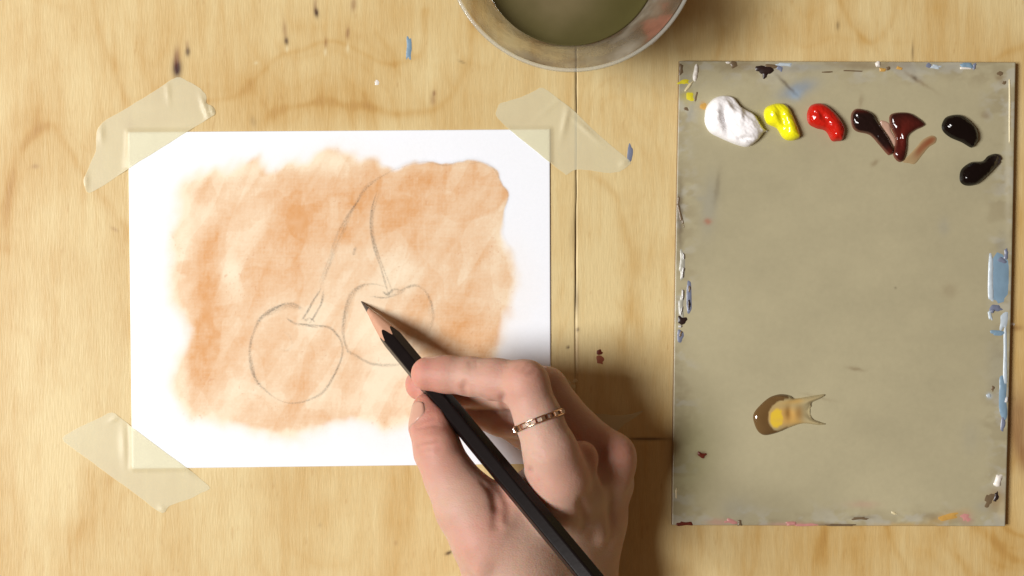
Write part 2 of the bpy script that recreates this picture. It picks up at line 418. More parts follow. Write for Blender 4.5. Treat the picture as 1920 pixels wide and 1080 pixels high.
wash_out = catmull([(338, 345), (372, 318), (430, 305), (500, 308), (560, 300), (602, 284), (655, 282), (700, 300), (735, 318), (765, 307), (800, 303),
                    (838, 310), (872, 305), (905, 304), (928, 318), (942, 348), (953, 368), (948, 400), (946, 430), (958, 470), (975, 525), (966, 570),
                    (948, 610), (940, 660), (930, 730), (880, 790), (820, 800), (770, 800), (720, 818), (660, 800), (610, 808), (560, 826), (480, 815),
                    (420, 800), (362, 788), (328, 745), (318, 700), (345, 628), (335, 592), (312, 560), (316, 480), (326, 400)], 4)
def paper_color(x, y):
    white = np.array((0.80, 0.845, 0.91))
    cream = lin((249, 234, 206)) * .86; tan = lin((240, 214, 181)) * .86; deep = lin((224, 172, 120)) * .86
    wx = x + 16 * (fbm(x, y, 40, 40, 300, 3) - .5); wy = y + 16 * (fbm(x, y, 40, 40, 310, 3) - .5)
    sd = poly_dist(wx, wy, wash_out)
    sharp = np.clip(1.5 * gauss(x, y, 880, 350, 150, 105), 0, 1)
    streak = fbm(x * .54 - y * .84, x * .84 + y * .54, 110, 26, 320, 2) - .5      # slanted brush marks
    soft = 15 * (1 - sharp) + 2 * sharp
    q = sd + (42 * streak * gauss(x, y, 520, 300, 330, 90) + 22 * (fbm(x, y, 30, 50, 330, 2) - .5)) * (1 - sharp)
    cover = sstep(-soft * .8, soft * 1.3, q)
    halo = sstep(-60, 20, q) * (1 - sharp) * 0.25
    # density of pigment inside
    dn = 0.52 + 0.16 * sharp + 0.80 * (fbm(x, y, 90, 110, 340, 4) - .5) + 0.45 * streak + 0.20 * (fbm(x * .54 - y * .84, x * .84 + y * .54, 90, 7, 326, 2) - .5) - 0.42 * (1 - sharp) * (1 - sstep(4, 22, q + 44 * (fbm(x, y, 44, 44, 345, 3) - .5)))
    for cx, cy, rx, ry, rot, a in [
        (385, 560, 34, 110, 4, .50), (395, 470, 26, 36, 20, .22), (530, 440, 120, 48, -28, .30), (640, 440, 110, 50, 0, .28), (560, 520, 70, 60, -40, .30), (620, 360, 130, 30, 0, .12),
        (770, 400, 120, 60, 0, .16), (830, 340, 100, 28, 8, .14), (870, 380, 70, 60, 0, -.10), (780, 470, 60, 34, 10, .22),
        (350, 400, 26, 60, 20, -.30), (440, 360, 60, 26, -50, -.22), (430, 505, 26, 26, 0, -.50), (440, 540, 20, 40, 0, -.30), (400, 640, 34, 120, 0, .16),
        (480, 610, 50, 50, 0, -.06), (560, 650, 60, 70, 0, -.22), (565, 715, 34, 26, -20, .22), (700, 620, 50, 50, 0, -.42), (745, 520, 52, 34, -35, -.34), (590, 590, 60, 24, -60, -.20),
        (800, 565, 34, 60, 35, .30), (850, 620, 44, 90, 10, .26), (880, 500, 60, 50, 0, .10), (930, 540, 24, 100, 0, -.20), (820, 560, 10, 50, 18, -.25),
        (640, 740, 60, 40, 0, -.20), (730, 720, 50, 60, 0, -.15), (460, 770, 90, 30, 0, .10), (500, 800, 60, 20, 0, .14), (640, 790, 40, 16, 0, .22),
        (340, 690, 14, 60, 0, -.35), (360, 720, 8, 60, 0, .10), (420, 720, 14, 60, 0, .14), (555, 340, 40, 24, -30, .16), (690, 330, 50, 20, -20, -.20), (440, 318, 120, 20, -8, -.50), (610, 303, 110, 20, 0, -.45), (350, 480, 22, 90, 0, -.25), (600, 812, 260, 16, 0, -.30), (850, 790, 90, 20, 0, -.3), (400, 330, 70, 8, -60, .25), (480, 345, 60, 9, -55, .22), (590, 325, 40, 7, -50, .2)]:
        dn = dn + a * gauss(x + 10 * streak, y, cx, cy, rx, ry, rot)
    # hard stroke edges
    dn = dn + 0.10 * sstep(-4, 4, (x - 357) + 8 * (fbm(y, y, 40, 40, 350) - .5)) * gauss(x, y, 380, 640, 60, 120)
    band = fbm(x * .9 + y * .43, -x * .43 + y * .9, 46, 160, 360, 2)
    dn = dn + 0.20 * (sstep(.46, .50, band) - .5)
    b2 = fbm(x * .97 - y * .2, x * .2 + y * .97, 60, 60, 365, 2); dn = dn + 0.16 * (sstep(.50, .54, b2) - .5)
    # weave of the primed surface catching pigment
    weave = (fbm(x, y, 3.0, 26, 370, 2) - .5) + (fbm(x, y, 30, 3.0, 380, 2) - .5)
    dn = dn + 0.15 * weave * (0.4 + dn) + 0.16 * (vnoise(x, y, 2.4, 2.4, 392) - .5)
    dn = dn + 0.30 * (fbm(x, y, 26, 20, 347, 4) - .5); dn = np.clip(dn, 0, 1.35)
    c = mixc(cream, tan, np.clip(dn * 2, 0, 1)); c = mixc(c, deep, np.clip(dn * 1.25 - .55, 0, 1) * (0.72 + .56 * fbm(x, y, 12, 16, 348, 4)))
    c = mixc(white, c, cover)
    c = mixc(c, mixc(white, cream, .9 + 0 * x), halo * (1 - cover))
    # darker dried rim on the crisp side
    c = c * (1 - 0.10 * (sharp * np.exp(-(sd / 3.0) ** 2)))[..., None]
    # pigment specks
    sp = sstep(.86, .95, vnoise(x, y, 3.4, 3.4, 395)) * cover * sstep(.4, .7, fbm(x, y, 60, 60, 396, 2))
    c = mixc(c, lin((190, 130, 90)), sp * .35)
    return c

st = 1.5 / 790
us = np.linspace(0, 1, 560); vs = np.linspace(0, 1, 448)
U, Vv = np.meshgrid(us, vs)
X, Y = paper_uv(U, Vv)
col = paper_color(X, Y)
edge = np.minimum(np.minimum(U, 1 - U) * 184, np.minimum(Vv, 1 - Vv) * 147)       # mm from the edge
Z = PZ + 0.18 * (fbm(X, Y, 240, 240, 9, 2) - .5) * sstep(0, 20, edge) - 0.12 * np.clip(1 - edge / 0.4, 0, 1)
k = H_MM / F_PX / 1000
V = np.stack([(X - 960) * k, -(Y - 540) * k, Z / 1000], -1); n, m = X.shape
idx = np.arange(n * m).reshape(n, m)
Fq = np.stack([idx[1:, :-1], idx[1:, 1:], idx[:-1, 1:], idx[:-1, :-1]], -1).reshape(-1, 4)
ring_i = np.concatenate([idx[0, :], idx[1:, -1], idx[-1, -2::-1], idx[-2:0:-1, 0]])
V = V.reshape(-1, 3); col = col.reshape(-1, 3)
low = V[ring_i].copy(); low[:, 2] = 0.00003
r2 = np.arange(len(ring_i)) + len(V)
sk = np.stack([ring_i, np.roll(ring_i, -1), np.roll(r2, -1), r2], -1)
V = np.concatenate([V, low]); col = np.concatenate([col, col[ring_i] * .95])
paper_mat = mat_attr("primed_paper", rough=0.62, spec=0.25, fine=((1, 1, 1), 900, 0.02), bmp=(1500, 0.12, 0.0002))
paper = mesh_obj("painting_paper", V, np.concatenate([Fq, sk]), mat=paper_mat, colors=col)
tag(paper, "white paper sheet with orange brown wash and a pencil drawing of two cherries", "paper")

# pencil drawing: graphite ribbons lying on the paper
gm, nt, b, out = new_mat("graphite_line")
b.inputs['Base Color'].default_value = (0.15, 0.155, 0.14, 1); b.inputs['Roughness'].default_value = .5
tc = N(nt, 'ShaderNodeTexCoord'); nz = N(nt, 'ShaderNodeTexNoise'); nz.inputs['Scale'].default_value = 1500; nz.inputs['Detail'].default_value = 3
at = N(nt, 'ShaderNodeAttribute', attribute_name='Col')
mr = N(nt, 'ShaderNodeMapRange'); mr.inputs[1].default_value = .36; mr.inputs[2].default_value = .64; mr.inputs[3].default_value = .15; mr.inputs[4].default_value = .72
mu = N(nt, 'ShaderNodeMath', operation='MULTIPLY'); tr = N(nt, 'ShaderNodeBsdfTransparent'); mx = N(nt, 'ShaderNodeMixShader')
nt.links.new(tc.outputs['Object'], nz.inputs['Vector']); nt.links.new(nz.outputs[0], mr.inputs[0]); nt.links.new(mr.outputs[0], mu.inputs[0])
nt.links.new(at.outputs['Fac'], mu.inputs[1]); nt.links.new(mu.outputs[0], mx.inputs[0]); nt.links.new(tr.outputs[0], mx.inputs[1])
nt.links.new(b.outputs[0], mx.inputs[2]); nt.links.new(mx.outputs[0], out.inputs[0])
SK_V, SK_F, SK_C = [], [], []
NST = [0]
srnd = random.Random(3)
def stroke(P, wd=2.6, a=0.5, reps=2, off=2.0):
    wd *= 1.55; a *= .62
    base = catmull(P, 7, False)
    for r in range(reps):
        NST[0] += 1
        ox, oy = (srnd.random() - .5) * off, (srnd.random() - .5) * off
        ph = srnd.random() * 9
        i0 = int(srnd.random() * len(base) * 0.15) if r else 0
        i1 = len(base) - (int(srnd.random() * len(base) * 0.15) if r else 0)
        Q = base[i0:i1] + np.array([ox, oy])
        s = np.arange(len(Q))
        Q = Q + np.stack([np.sin(s * .23 + ph), np.cos(s * .19 + ph * 2)], -1) * off * .45
        d = np.gradient(Q, axis=0); d /= np.linalg.norm(d, axis=1)[:, None] + 1e-9
        nrm = np.stack([-d[:, 1], d[:, 0]], -1)
        b0 = len(SK_V)
        for j in range(len(Q)):
            t = j / (len(Q) - 1)
            taper = min(1, t * 6, (1 - t) * 6) ** .5 if 0 < t < 1 else 0.15
            pr = 0.65 + 0.35 * math.sin(j * .31 + ph * 3) * math.sin(j * .12 + ph)
            hw = wd * .5 * taper * (0.6 + 0.5 * pr)
            kz = PZ + 0.10 + 0.003 * NST[0]
            for sgn in (-1, 0, 1):
                p = Q[j] + nrm[j] * hw * sgn
                zz = kz + 0.18 * float(fbm(p[0], p[1], 240, 240, 9, 2) - .5)
                SK_V.append(((p[0] - 960) * k, -(p[1] - 540) * k, zz / 1000)); SK_C.append(a * pr * (1.0 if sgn == 0 else 0.15) * taper)
            if j:
                q = b0 + 3 * j
                SK_F.append((q - 3, q, q + 1, q - 2)); SK_F.append((q - 2, q + 1, q + 2, q - 1))
L = stroke
L([(569, 580), (555, 571), (538, 570), (519, 576), (500, 586), (487, 600), (476, 625), (470, 646), (469, 668), (474, 693), (483, 715), (500, 734), (519, 748), (542, 755)], 4.4, .8, 2, 2.4)
L([(519, 748), (542, 755), (568, 754), (593, 743), (610, 730), (627, 704), (638, 680), (642, 659), (640, 640), (632, 625), (619, 614), (598, 611), (578, 609), (555, 608)], 3.4, .85, 2, 2)
L([(569, 583), (550, 573), (530, 574), (508, 583), (495, 594)], 8, .45, 2, 3)
L([(474, 690), (480, 712), (492, 726)], 7, .40, 1, 2)
L([(534, 594), (545, 601), (556, 606), (575, 609), (600, 615)], 3.2, .75, 2, 2)
L([(560, 606), (590, 611), (612, 610)], 5, .35, 1, 2)
L([(603, 540), (589, 563), (576, 587), (564, 603)], 3.4, .85, 2, 2); L([(608, 544), (602, 568), (591, 589), (580, 608)], 3.4, .85, 2, 2)
L([(566, 592), (572, 600), (582, 596), (590, 604)], 3, .6, 2, 2)
L([(603, 540), (607, 527), (623, 486), (636, 452), (652, 411), (669, 382), (686, 352), (707, 336), (740, 319), (769, 311)], 3.0, .42, 3, 5)
L([(598, 532), (615, 490), (627, 457), (644, 419), (661, 390), (676, 370)], 3.0, .5, 2, 3)
L([(640, 440), (652, 405), (668, 385)], 8, .32, 1, 2)
L([(707, 357), (698, 390), (696, 427), (702, 465), (709, 490), (719, 519), (727, 544), (730, 556)], 3.6, .8, 2, 2)
L([(715, 350), (702, 392), (699, 430), (706, 465), (715, 492), (733, 538), (738, 553)], 3.0, .55, 2, 2)
L([(732, 541), (702, 532), (677, 536), (661, 548), (650, 569), (644, 602), (644, 627), (652, 657), (666, 666), (683, 676), (702, 682), (725, 684), (749, 683), (778, 672), (800, 645)], 4.2, .6, 2, 2.5)
L([(690, 533), (668, 543), (655, 562), (646, 600), (646, 626)], 6, .35, 2, 3)
L([(740, 549), (761, 539), (777, 536), (794, 544), (807, 566), (812, 594), (803, 625)], 4, .6, 2, 3)
L([(694, 555), (710, 558), (723, 559), (748, 550), (762, 540)], 3.2, .75, 2, 2)
L([(718, 545), (728, 552), (738, 544), (748, 546)], 4, .7, 3, 3)
L([(805, 570), (808, 600), (800, 625)], 8, .28, 1, 2)
L([(667, 462), (665, 473), (662, 480)], 4.5, .7, 2, 2)
L([(740, 319), (770, 308), (800, 303), (836, 310), (860, 303), (885, 307), (905, 304), (925, 315), (941, 345), (953, 368), (948, 395), (945, 430)], 2.2, .42, 1, 1.5)
L([(515, 628), (530, 622), (545, 632), (548, 648), (535, 658), (520, 652)], 3, .22, 1, 2)
L([(650, 655), (662, 668), (676, 672)], 8, .30, 1, 2)
SK_V = np.array(SK_V)
cc = np.repeat(np.array(SK_C)[:, None], 3, 1)
sketch = mesh_obj("pencil_drawing", SK_V, Fq=np.array(SK_F)[:, ::-1], mat=gm, parent=paper, colors=cc)
sketch['label'] = "two cherries on joined stalks drawn in grey pencil lines"

# ------------------------------------------------------------------ masking tape
tm, nt, b, out = new_mat("masking_tape")
b.inputs['Base Color'].default_value = (0.66, 0.62, 0.45, 1); b.inputs['Roughness'].default_value = .42
tcn = N(nt, 'ShaderNodeTexCoord'); nz = N(nt, 'ShaderNodeTexNoise'); nz.inputs['Scale'].default_value = 120; nz.inputs['Detail'].default_value = 5
cr = N(nt, 'ShaderNodeMix', data_type='RGBA'); cr.inputs[6].default_value = (0.72, 0.68, 0.47, 1); cr.inputs[7].default_value = (0.80, 0.76, 0.54, 1)
nt.links.new(tcn.outputs['Object'], nz.inputs['Vector']); nt.links.new(nz.outputs[0], cr.inputs[0]); nt.links.new(cr.outputs[2], b.inputs['Base Color'])
bp = N(nt, 'ShaderNodeBump'); bp.inputs['Strength'].default_value = .12; bp.inputs['Distance'].default_value = .0002
nz2 = N(nt, 'ShaderNodeTexNoise'); nz2.inputs['Scale'].default_value = 900
nt.links.new(tcn.outputs['Object'], nz2.inputs['Vector']); nt.links.new(nz2.outputs[0], bp.inputs['Height']); nt.links.new(bp.outputs[0], b.inputs['Normal'])
tr = N(nt, 'ShaderNodeBsdfTransparent'); tr.inputs[0].default_value = (1, .985, .86, 1); mx = N(nt, 'ShaderNodeMixShader'); mx.inputs[0].default_value = 0.58
nt.links.new(tr.outputs[0], mx.inputs[1]); nt.links.new(b.outputs[0], mx.inputs[2]); nt.links.new(mx.outputs[0], out.inputs[0])
paper_poly = np.array(PC, float)
def tape(P, label, folds=(), n=3, seed=0, lift=()):
    P = catmull(P, n)
    P = P + (np.random.RandomState(seed).rand(*P.shape) - .5) * 0.8
    V, T = tri_poly(P, 4.0, seed=seed)
    x, y = V[:, 0], V[:, 1]
    sd = poly_dist(x, y, paper_poly)                 # > 0 over the paper
    z = 0.06 + (PZ + 0.12) * sstep(-7, 0.5, sd) + 0.03
    z = z + 0.05 * (fbm(x, y, 30, 30, seed + 50, 3) - .5)
    for cx, cy, rx, ry, rot, a in folds: z = z + a * gauss(x, y, cx, cy, rx, ry, rot)
    kk2 = H_MM / F_PX / 1000
    co = np.stack([(x - 960) * kk2, -(y - 540) * kk2, z / 1000], -1)
    o = mesh_obj("masking_tape", co, Ft=T, mat=tm)
    return tag(o, label, "tape", "strips of masking tape holding down the paper")
tape([(157, 337), (160, 352), (164, 360), (179, 357), (242, 316), (300, 280), (353, 246), (390, 223), (404, 214), (403, 206), (398, 199), (387, 193), (387, 180), (381, 172), (372, 163), (352, 152),
      (331, 145), (300, 164), (268, 184), (232, 206), (201, 224), (184, 240), (180, 262), (179, 284), (170, 306), (162, 325)],
     "masking tape strip on the paper's upper left corner, torn end curling below a knot",
     [(386, 205, 4, 22, -20, .9), (398, 208, 3, 9, -20, .9), (315, 170, 3.5, 22, -4, .35), (190, 250, 5, 16, 0, .4), (236, 300, 4, 22, 8, .25), (161, 342, 4, 16, 0, .5)], seed=1)
tape([(1018, 165), (1048, 186), (1078, 209), (1100, 232), (1122, 252), (1152, 278), (1181, 302), (1179, 310), (1168, 318), (1157, 323), (1135, 324), (1108, 320), (1081, 318), (1070, 323), (1062, 328), (1056, 324), (1031, 305),
      (995, 276), (962, 249), (944, 233), (930, 217), (932, 205), (938, 194), (958, 188), (977, 182), (1000, 172)],
     "masking tape strip on the paper's upper right corner, nearest the water glass",
     [(1060, 226, 5, 30, 12, .7), (1170, 306, 8, 5, -30, .6), (1038, 196, 4, 40, 50, .2), (1100, 245, 30, 4, 42, .5)], seed=2)
tape([(117, 822), (140, 806), (166, 793), (188, 783), (210, 773), (228, 785), (245, 798), (298, 838), (351, 877), (376, 898), (394, 915), (376, 925), (357, 935), (336, 942), (317, 949), (304, 962), (272, 940), (241, 916), (212, 896), (184, 875), (158, 856), (137, 841)],
     "masking tape strip on the paper's lower left corner", [(233, 835, 7, 34, -3, .4), (305, 955, 8, 5, 30, .4), (215, 785, 4, 12, 60, .3), (350, 884, 16, 4, 35, .3)], seed=3)
tape([(1205, 770), (1192, 782), (1180, 789), (1168, 798), (1150, 814), (1110, 850), (1060, 893), (1020, 928), (1004, 918), (990, 900), (975, 892), (1000, 870), (1040, 832), (1085, 795), (1108, 776), (1135, 777), (1160, 779), (1182, 776)],
     "masking tape strip at the paper's lower right corner, in the hand's shade", [(1185, 780, 12, 4, -20, .6)], seed=4)

# ------------------------------------------------------------------ palette
PH = 3.2
QC = [(1274.5, 115), (1903.5, 117.5), (1884, 986), (1261, 984)]
def pal_px(u, v):
    a, b2, c, d = [np.array(p, float) for p in QC]
    x = (a[0] * (1 - u) + b2[0] * u) * (1 - v) + (d[0] * (1 - u) + c[0] * u) * v
    y = (a[1] * (1 - u) + b2[1] * u) * (1 - v) + (d[1] * (1 - u) + c[1] * u) * v
    return x + 1.5 * np.sin(v * 3.1) * (u - .5) * 2, y
def pal_color(x, y):
    base = lin((177, 170, 139))
    c = np.ones(x.shape + (3,)) * base
    t = fbm(x, y, 210, 160, 400, 4) - .5
    c = c * (1 + 0.30 * t)[..., None]
    c = c * (1 + 0.05 * (fbm(x, y, 50, 30, 410, 3) - .5) + 0.04 * (fbm(x, y, 6, 6, 415, 3) - .5))[..., None]
    u = np.minimum(x - 1262, 1896 - x); v = np.minimum(y - 116, 986 - y)
    e = np.minimum(u, v)
    grime = sstep(60, 0, e + 70 * (fbm(x, y, 50, 50, 420, 4) - .5)) * .8
    c = mixc(c, lin((140, 128, 100)), 0.5 * np.clip(grime, 0, 1) * sstep(.4, .62, fbm(x, y, 34, 22, 425, 4)))
    c = mixc(c, lin((188, 190, 184)), .5 * np.clip(grime, 0, 1) * sstep(.5, .68, fbm(x, y, 26, 18, 435, 4)))
    br, gy, bl, pk, oc, dk = lin((132, 112, 84)), lin((150, 152, 146)), lin((134, 150, 168)), lin((196, 150, 136)), lin((190, 154, 84)), lin((86, 72, 58))
    for cx, cy, rx, ry, rot, a, col in [
        (1495, 168, 34, 14, -20, .7, bl), (1492, 178, 10, 10, 0, .6, lin((150, 176, 200))), (1475, 160, 3, 24, -45, .6, dk), (1720, 150, 3, 34, -58, .5, br), (1715, 146, 6, 4, 40, .6, dk),
        (1330, 385, 14, 50, 5, .40, gy), (1345, 350, 5, 30, 8, .3, dk), (1328, 415, 7, 5, 0, .7, lin((170, 110, 86))), (1312, 372, 8, 6, 0, .35, gy), (1605, 692, 14, 3, 8, .5, br), (1640, 305, 8, 4, -40, .5, br),
        (1875, 145, 9, 6, 0, .6, br), (1880, 155, 6, 5, 0, .4, br), (1848, 217, 8, 6, 30, .5, br), (1614, 190, 4, 12, 10, .35, br), (1770, 425, 10, 16, 0, .25, gy), (1780, 545, 14, 14, 30, .25, br),
        (1290, 860, 50, 90, 8, .25, lin((120, 128, 60))), (1316, 852, 8, 5, 10, .8, lin((70, 30, 24))), (1345, 980, 18, 6, 0, .6, pk), (1385, 983, 6, 5, 0, .6, dk), (1380, 955, 30, 22, 0, .3, gy),
        (1485, 984, 40, 4, 0, .8, pk), (1560, 985, 40, 4, 0, .7, br), (1615, 970, 20, 3, 0, .5, dk), (1700, 985, 60, 4, 0, .6, oc), (1775, 970, 34, 8, -14, .6, oc), (1745, 968, 16, 6, 0, .4, br),
        (1812, 972, 12, 10, 30, .5, pk), (1845, 950, 16, 10, 0, .35, gy), (1868, 935, 14, 22, 20, .5, lin((150, 116, 70))), (1878, 955, 8, 20, 0, .5, lin((200, 186, 150))), (1618, 946, 26, 6, 0, .3, pk),
        (1286, 158, 20, 30, 0, .35, gy), (1290, 180, 14, 10, 0, .5, lin((190, 180, 70))), (1318, 198, 7, 6, 0, .7, lin((196, 150, 80))), (1295, 210, 4, 18, 20, .4, gy), (1305, 175, 3, 24, -20, .3, lin((190, 186, 150))),
        (1640, 122, 90, 7, 0, .5, br), (1740, 126, 70, 10, 0, .35, gy), (1400, 124, 60, 7, 0, .4, br), (1500, 126, 60, 8, 0, .5, gy), (1275, 400, 5, 60, 0, .6, dk), (1890, 300, 6, 120, 0, .5, lin((202, 198, 174))),  # last entry stands in for the board's pale right edge line
        (1880, 470, 10, 30, 0, .4, gy), (1870, 700, 20, 60, 0, .25, gy), (1855, 742, 6, 5, 0, .6, lin((180, 196, 206))), (1680, 540, 2, 2, 0, .5, dk), (1535, 745, 30, 3, 12, .25, br), (1820, 820, 16, 30, 0, .15, gy)]:
        c = mixc(c, col, a * np.clip(gauss(x + 5 * (fbm(x, y, 9, 9, 440, 3) - .5), y + 5 * (fbm(x, y, 9, 9, 445, 3) - .5), cx, cy, rx, ry, rot) * 1.2, 0, 1))
    return c * .88
pal = empty("palette", W(1575, 550, 0))
tag(pal, "grey rectangular palette board with dried paint along its edges, holding fresh oil paints", "palette")
us = np.linspace(0, 1, 300); vs = np.linspace(0, 1, 400)
U, Vv = np.meshgrid(us, vs); X, Y = pal_px(U, Vv)
col = pal_color(X, Y)
kp = (H_MM - PH) / F_PX / 1000
V = np.stack([(X - 960) * kp, -(Y - 540) * kp, np.full_like(X, PH / 1000)], -1)
V[..., 2] += 0.00003 * (fbm(X, Y, 30, 30, 470, 3) - .5)
n, m = X.shape; idx = np.arange(n * m).reshape(n, m)
Fq = np.stack([idx[1:, :-1], idx[1:, 1:], idx[:-1, 1:], idx[:-1, :-1]], -1).reshape(-1, 4)
ring_i = np.concatenate([idx[0, :], idx[1:, -1], idx[-1, -2::-1], idx[-2:0:-1, 0]])
V = V.reshape(-1, 3); col = col.reshape(-1, 3)
ctr = V[ring_i].mean(0)
rings = [ring_i]; allV = [V]; allC = [col]; nb = len(V); sk = []
for dz, out_ in ((-0.0002, 0.0002), (-0.0030, 0.0002), (-0.00315, 0.0)):
    low = V[ring_i].copy(); low[:, 2] = PH / 1000 + dz
    d = np.zeros_like(low)
    L_, R_ = idx[:, 0], idx[:, -1]
    sx = np.where(np.isin(ring_i, R_), 1, np.where(np.isin(ring_i, L_), -1, 0)); sy = np.where(np.isin(ring_i, idx[0]), 1, np.where(np.isin(ring_i, idx[-1]), -1, 0))
    low[:, 0] += sx * out_; low[:, 1] += sy * out_
    r2 = np.arange(len(ring_i)) + nb; nb += len(ring_i)
    allV.append(low); allC.append(np.ones((len(ring_i), 3)) * lin((150, 120, 84)) * .8)
    a = rings[-1]; sk.append(np.stack([a, np.roll(a, -1), np.roll(r2, -1), r2], -1)); rings.append(r2)
pal_mat = mat_attr("grey_palette_board", rough=0.34, spec=0.5, fine=((1, 1, 1), 300, 0.03), bmp=(260, 0.10, 0.0003))
board = mesh_obj("board", np.concatenate(allV), np.concatenate([Fq] + sk), mat=pal_mat, parent=pal, colors=np.concatenate(allC))
def dried(cx, cy, rx, ry, rot, mat, h=0.25, amt=.3, label=None):
    return speck(cx, cy, rx, ry, rot, mat, h=h, base=PH + 0.01, parent=pal, name="dried_paint", amt=amt, label=label)
# top edge
dried(1433, 130, 13, 8, 5, M_black, .5, .45, "black dried paint crust at the top edge"); dried(1434, 141, 5, 8, 15, M_black, .4); dried(1448, 124, 10, 4, 0, M_brown, .3)
dried(1472, 121, 15, 3.5, 4, M_paleblue, .35); dried(1462, 128, 7, 5, 20, M_bgrey, .3); dried(1377, 122, 7, 6, 0, M_brown, .3); dried(1365, 117.5, 4, 2, 0, M_white, .2)
dried(1646, 120, 4, 5, -20, M_white, .6); dried(1655, 131, 7, 3, 0, M_orange, .3); dried(1665, 129, 4, 3.5, 0, M_brown, .3); dried(1686, 128, 5, 2.5, 10, M_orange, .2)
dried(1754, 125, 9, 3.2, 4, M_paleblue, .3); dried(1742, 123, 5, 4, 20, M_bgrey, .2); dried(1813, 123, 11, 5, 0, M_blue, .4, .2, "light blue dried paint at the top edge"); dried(1810, 128, 11, 2.2, 0, M_white, .5, .2); dried(1827, 124, 3, 6, 15, M_bgrey, .3)
dried(1875, 138, 5, 4, 10, M_brown, .15); dried(1883, 155, 3.5, 3, 0, M_brown, .15); dried(1600, 133, 22, 1.3, 2, M_brown, .15); dried(1550, 135, 14, 1.2, 0, M_brown, .15)
# upper left corner
dried(1277, 129, 4, 11, 0, M_brown, .3); dried(1304, 136, 3.6, 13, 5, M_white, .7, .2, "white dried ridge"); dried(1282, 154, 9, 4, 0, M_yel, .2, .35); dried(1290.5, 163, 2.6, 12, 38, M_cream, .5, .2)
dried(1294, 182, 7, 8, 0, M_yel, .15, .3, "yellow dried paint patch"); dried(1287, 204, 4, 3, 0, M_brown, .2); dried(1305, 182, 2.2, 9, 10, M_brown, .12)
# left edge
dried(1279, 494, 4.5, 26, 1, M_film, .3, .25); dried(1281, 480, 2, 6, 0, M_silver, .7); dried(1280, 510, 2.2, 9, 5, M_silver, .8); dried(1280, 552, 2.2, 9, 4, M_silver, .8); dried(1277, 575, 4.4, 22, 2, M_film, .3)
dried(1277, 583, 2, 8, 10, M_silver, .7); dried(1292, 558, 4.5, 27, 0, M_bgrey, .2, .15, "blue grey paint strip with black centre"); dried(1292.5, 570, 2.6, 10, 0, M_black, .45); dried(1293, 542, 2.4, 8, 0, M_brown, .35)
dried(1280, 601, 8, 8, 20, M_black, .4, .4); dried(1275, 612, 3, 2.5, 0, M_silver, .8); dried(1275, 630, 6, 11, 0, M_bgrey, .25, .25); dried(1276, 627, 3.6, 6, 0, M_brown, .4)
dried(1274, 396, 2.5, 14, -10, M_brown, .3); dried(1279, 410, 1.6, 16, -14, M_brown, .2); dried(1272, 380, 2, 12, 6, M_brown, .2)
# right edge
dried(1874, 522, 15, 46, -1, M_blue, .25, .12, "large light blue dried paint patch on the right edge"); dried(1858, 520, 5, 46, 0, M_paleblue, .4, .15); dried(1878, 487, 9, 5, 20, M_bgrey, .45); dried(1887, 478, 4, 10, 0, M_bgrey, .4)
dried(1868, 577, 12, 6, 0, M_bgrey, .4, .4); dried(1860, 583, 4, 3.5, 0, M_bgrey, .6); dried(1882, 600, 6, 17, 4, M_paleblue, .3); dried(1857, 592, 3, 8, -12, M_paleblue, .3); dried(1872, 624, 14, 4, 2, M_blue, .25, .3)
dried(1885, 675, 3.6, 50, 0, M_paleblue, .3, .2); dried(1880, 748, 7, 32, -2, M_blue, .35, .25, "blue dried paint strip low on the right edge"); dried(1887, 750, 4, 5, 0, M_silver, .8); dried(1880, 792, 4, 16, 0, M_bgrey, .3)
dried(1871, 900, 6, 12, 18, M_white, .8, .25, "white dried dab near the lower right corner"); dried(1868, 931, 4, 10, 8, M_black, .4, .4); dried(1856, 936, 7, 12, 20, M_brown, .15, .4); dried(1897 - 4, 200, 2.0, 60, 0, M_cream, .25, .15)  # the long cream streak stands in for the board's pale edge line
# bottom edge
dried(1283, 982, 13, 3.5, 2, M_dred, .3, .4); dried(1372, 978, 12, 4, 8, M_pink, .2, .4); dried(1387, 981, 4, 5, 0, M_brown, .3); dried(1484, 982, 9, 3.2, 0, M_pink, .4, .3); dried(1515, 984, 22, 2.2, 0, M_pink, .2)
dried(1575, 984.5, 26, 1.8, 0, M_brown, .2); dried(1610, 972, 14, 2.4, 0, M_brown, .15, .4); dried(1775, 970, 22, 4.5, -12, M_orange, .15, .5); dried(1810, 970, 8, 6, 40, M_pink, .1, .5); dried(1676, 962, 5, 2, 20, M_cream, .3)
dried(1315, 853, 8, 4.5, 15, M_dred, .5, .3, "dark red dab in the hand's shade"); dried(1268, 925, 1.8, 9, 0, M_cream, .2); dried(1854, 742, 4, 3, 0, M_paleblue, .3); dried(1862, 728, 3, 5, 20, M_brown, .2)
dried(1319, 199, 5.5, 5, 0, M_orange, .12, .3)

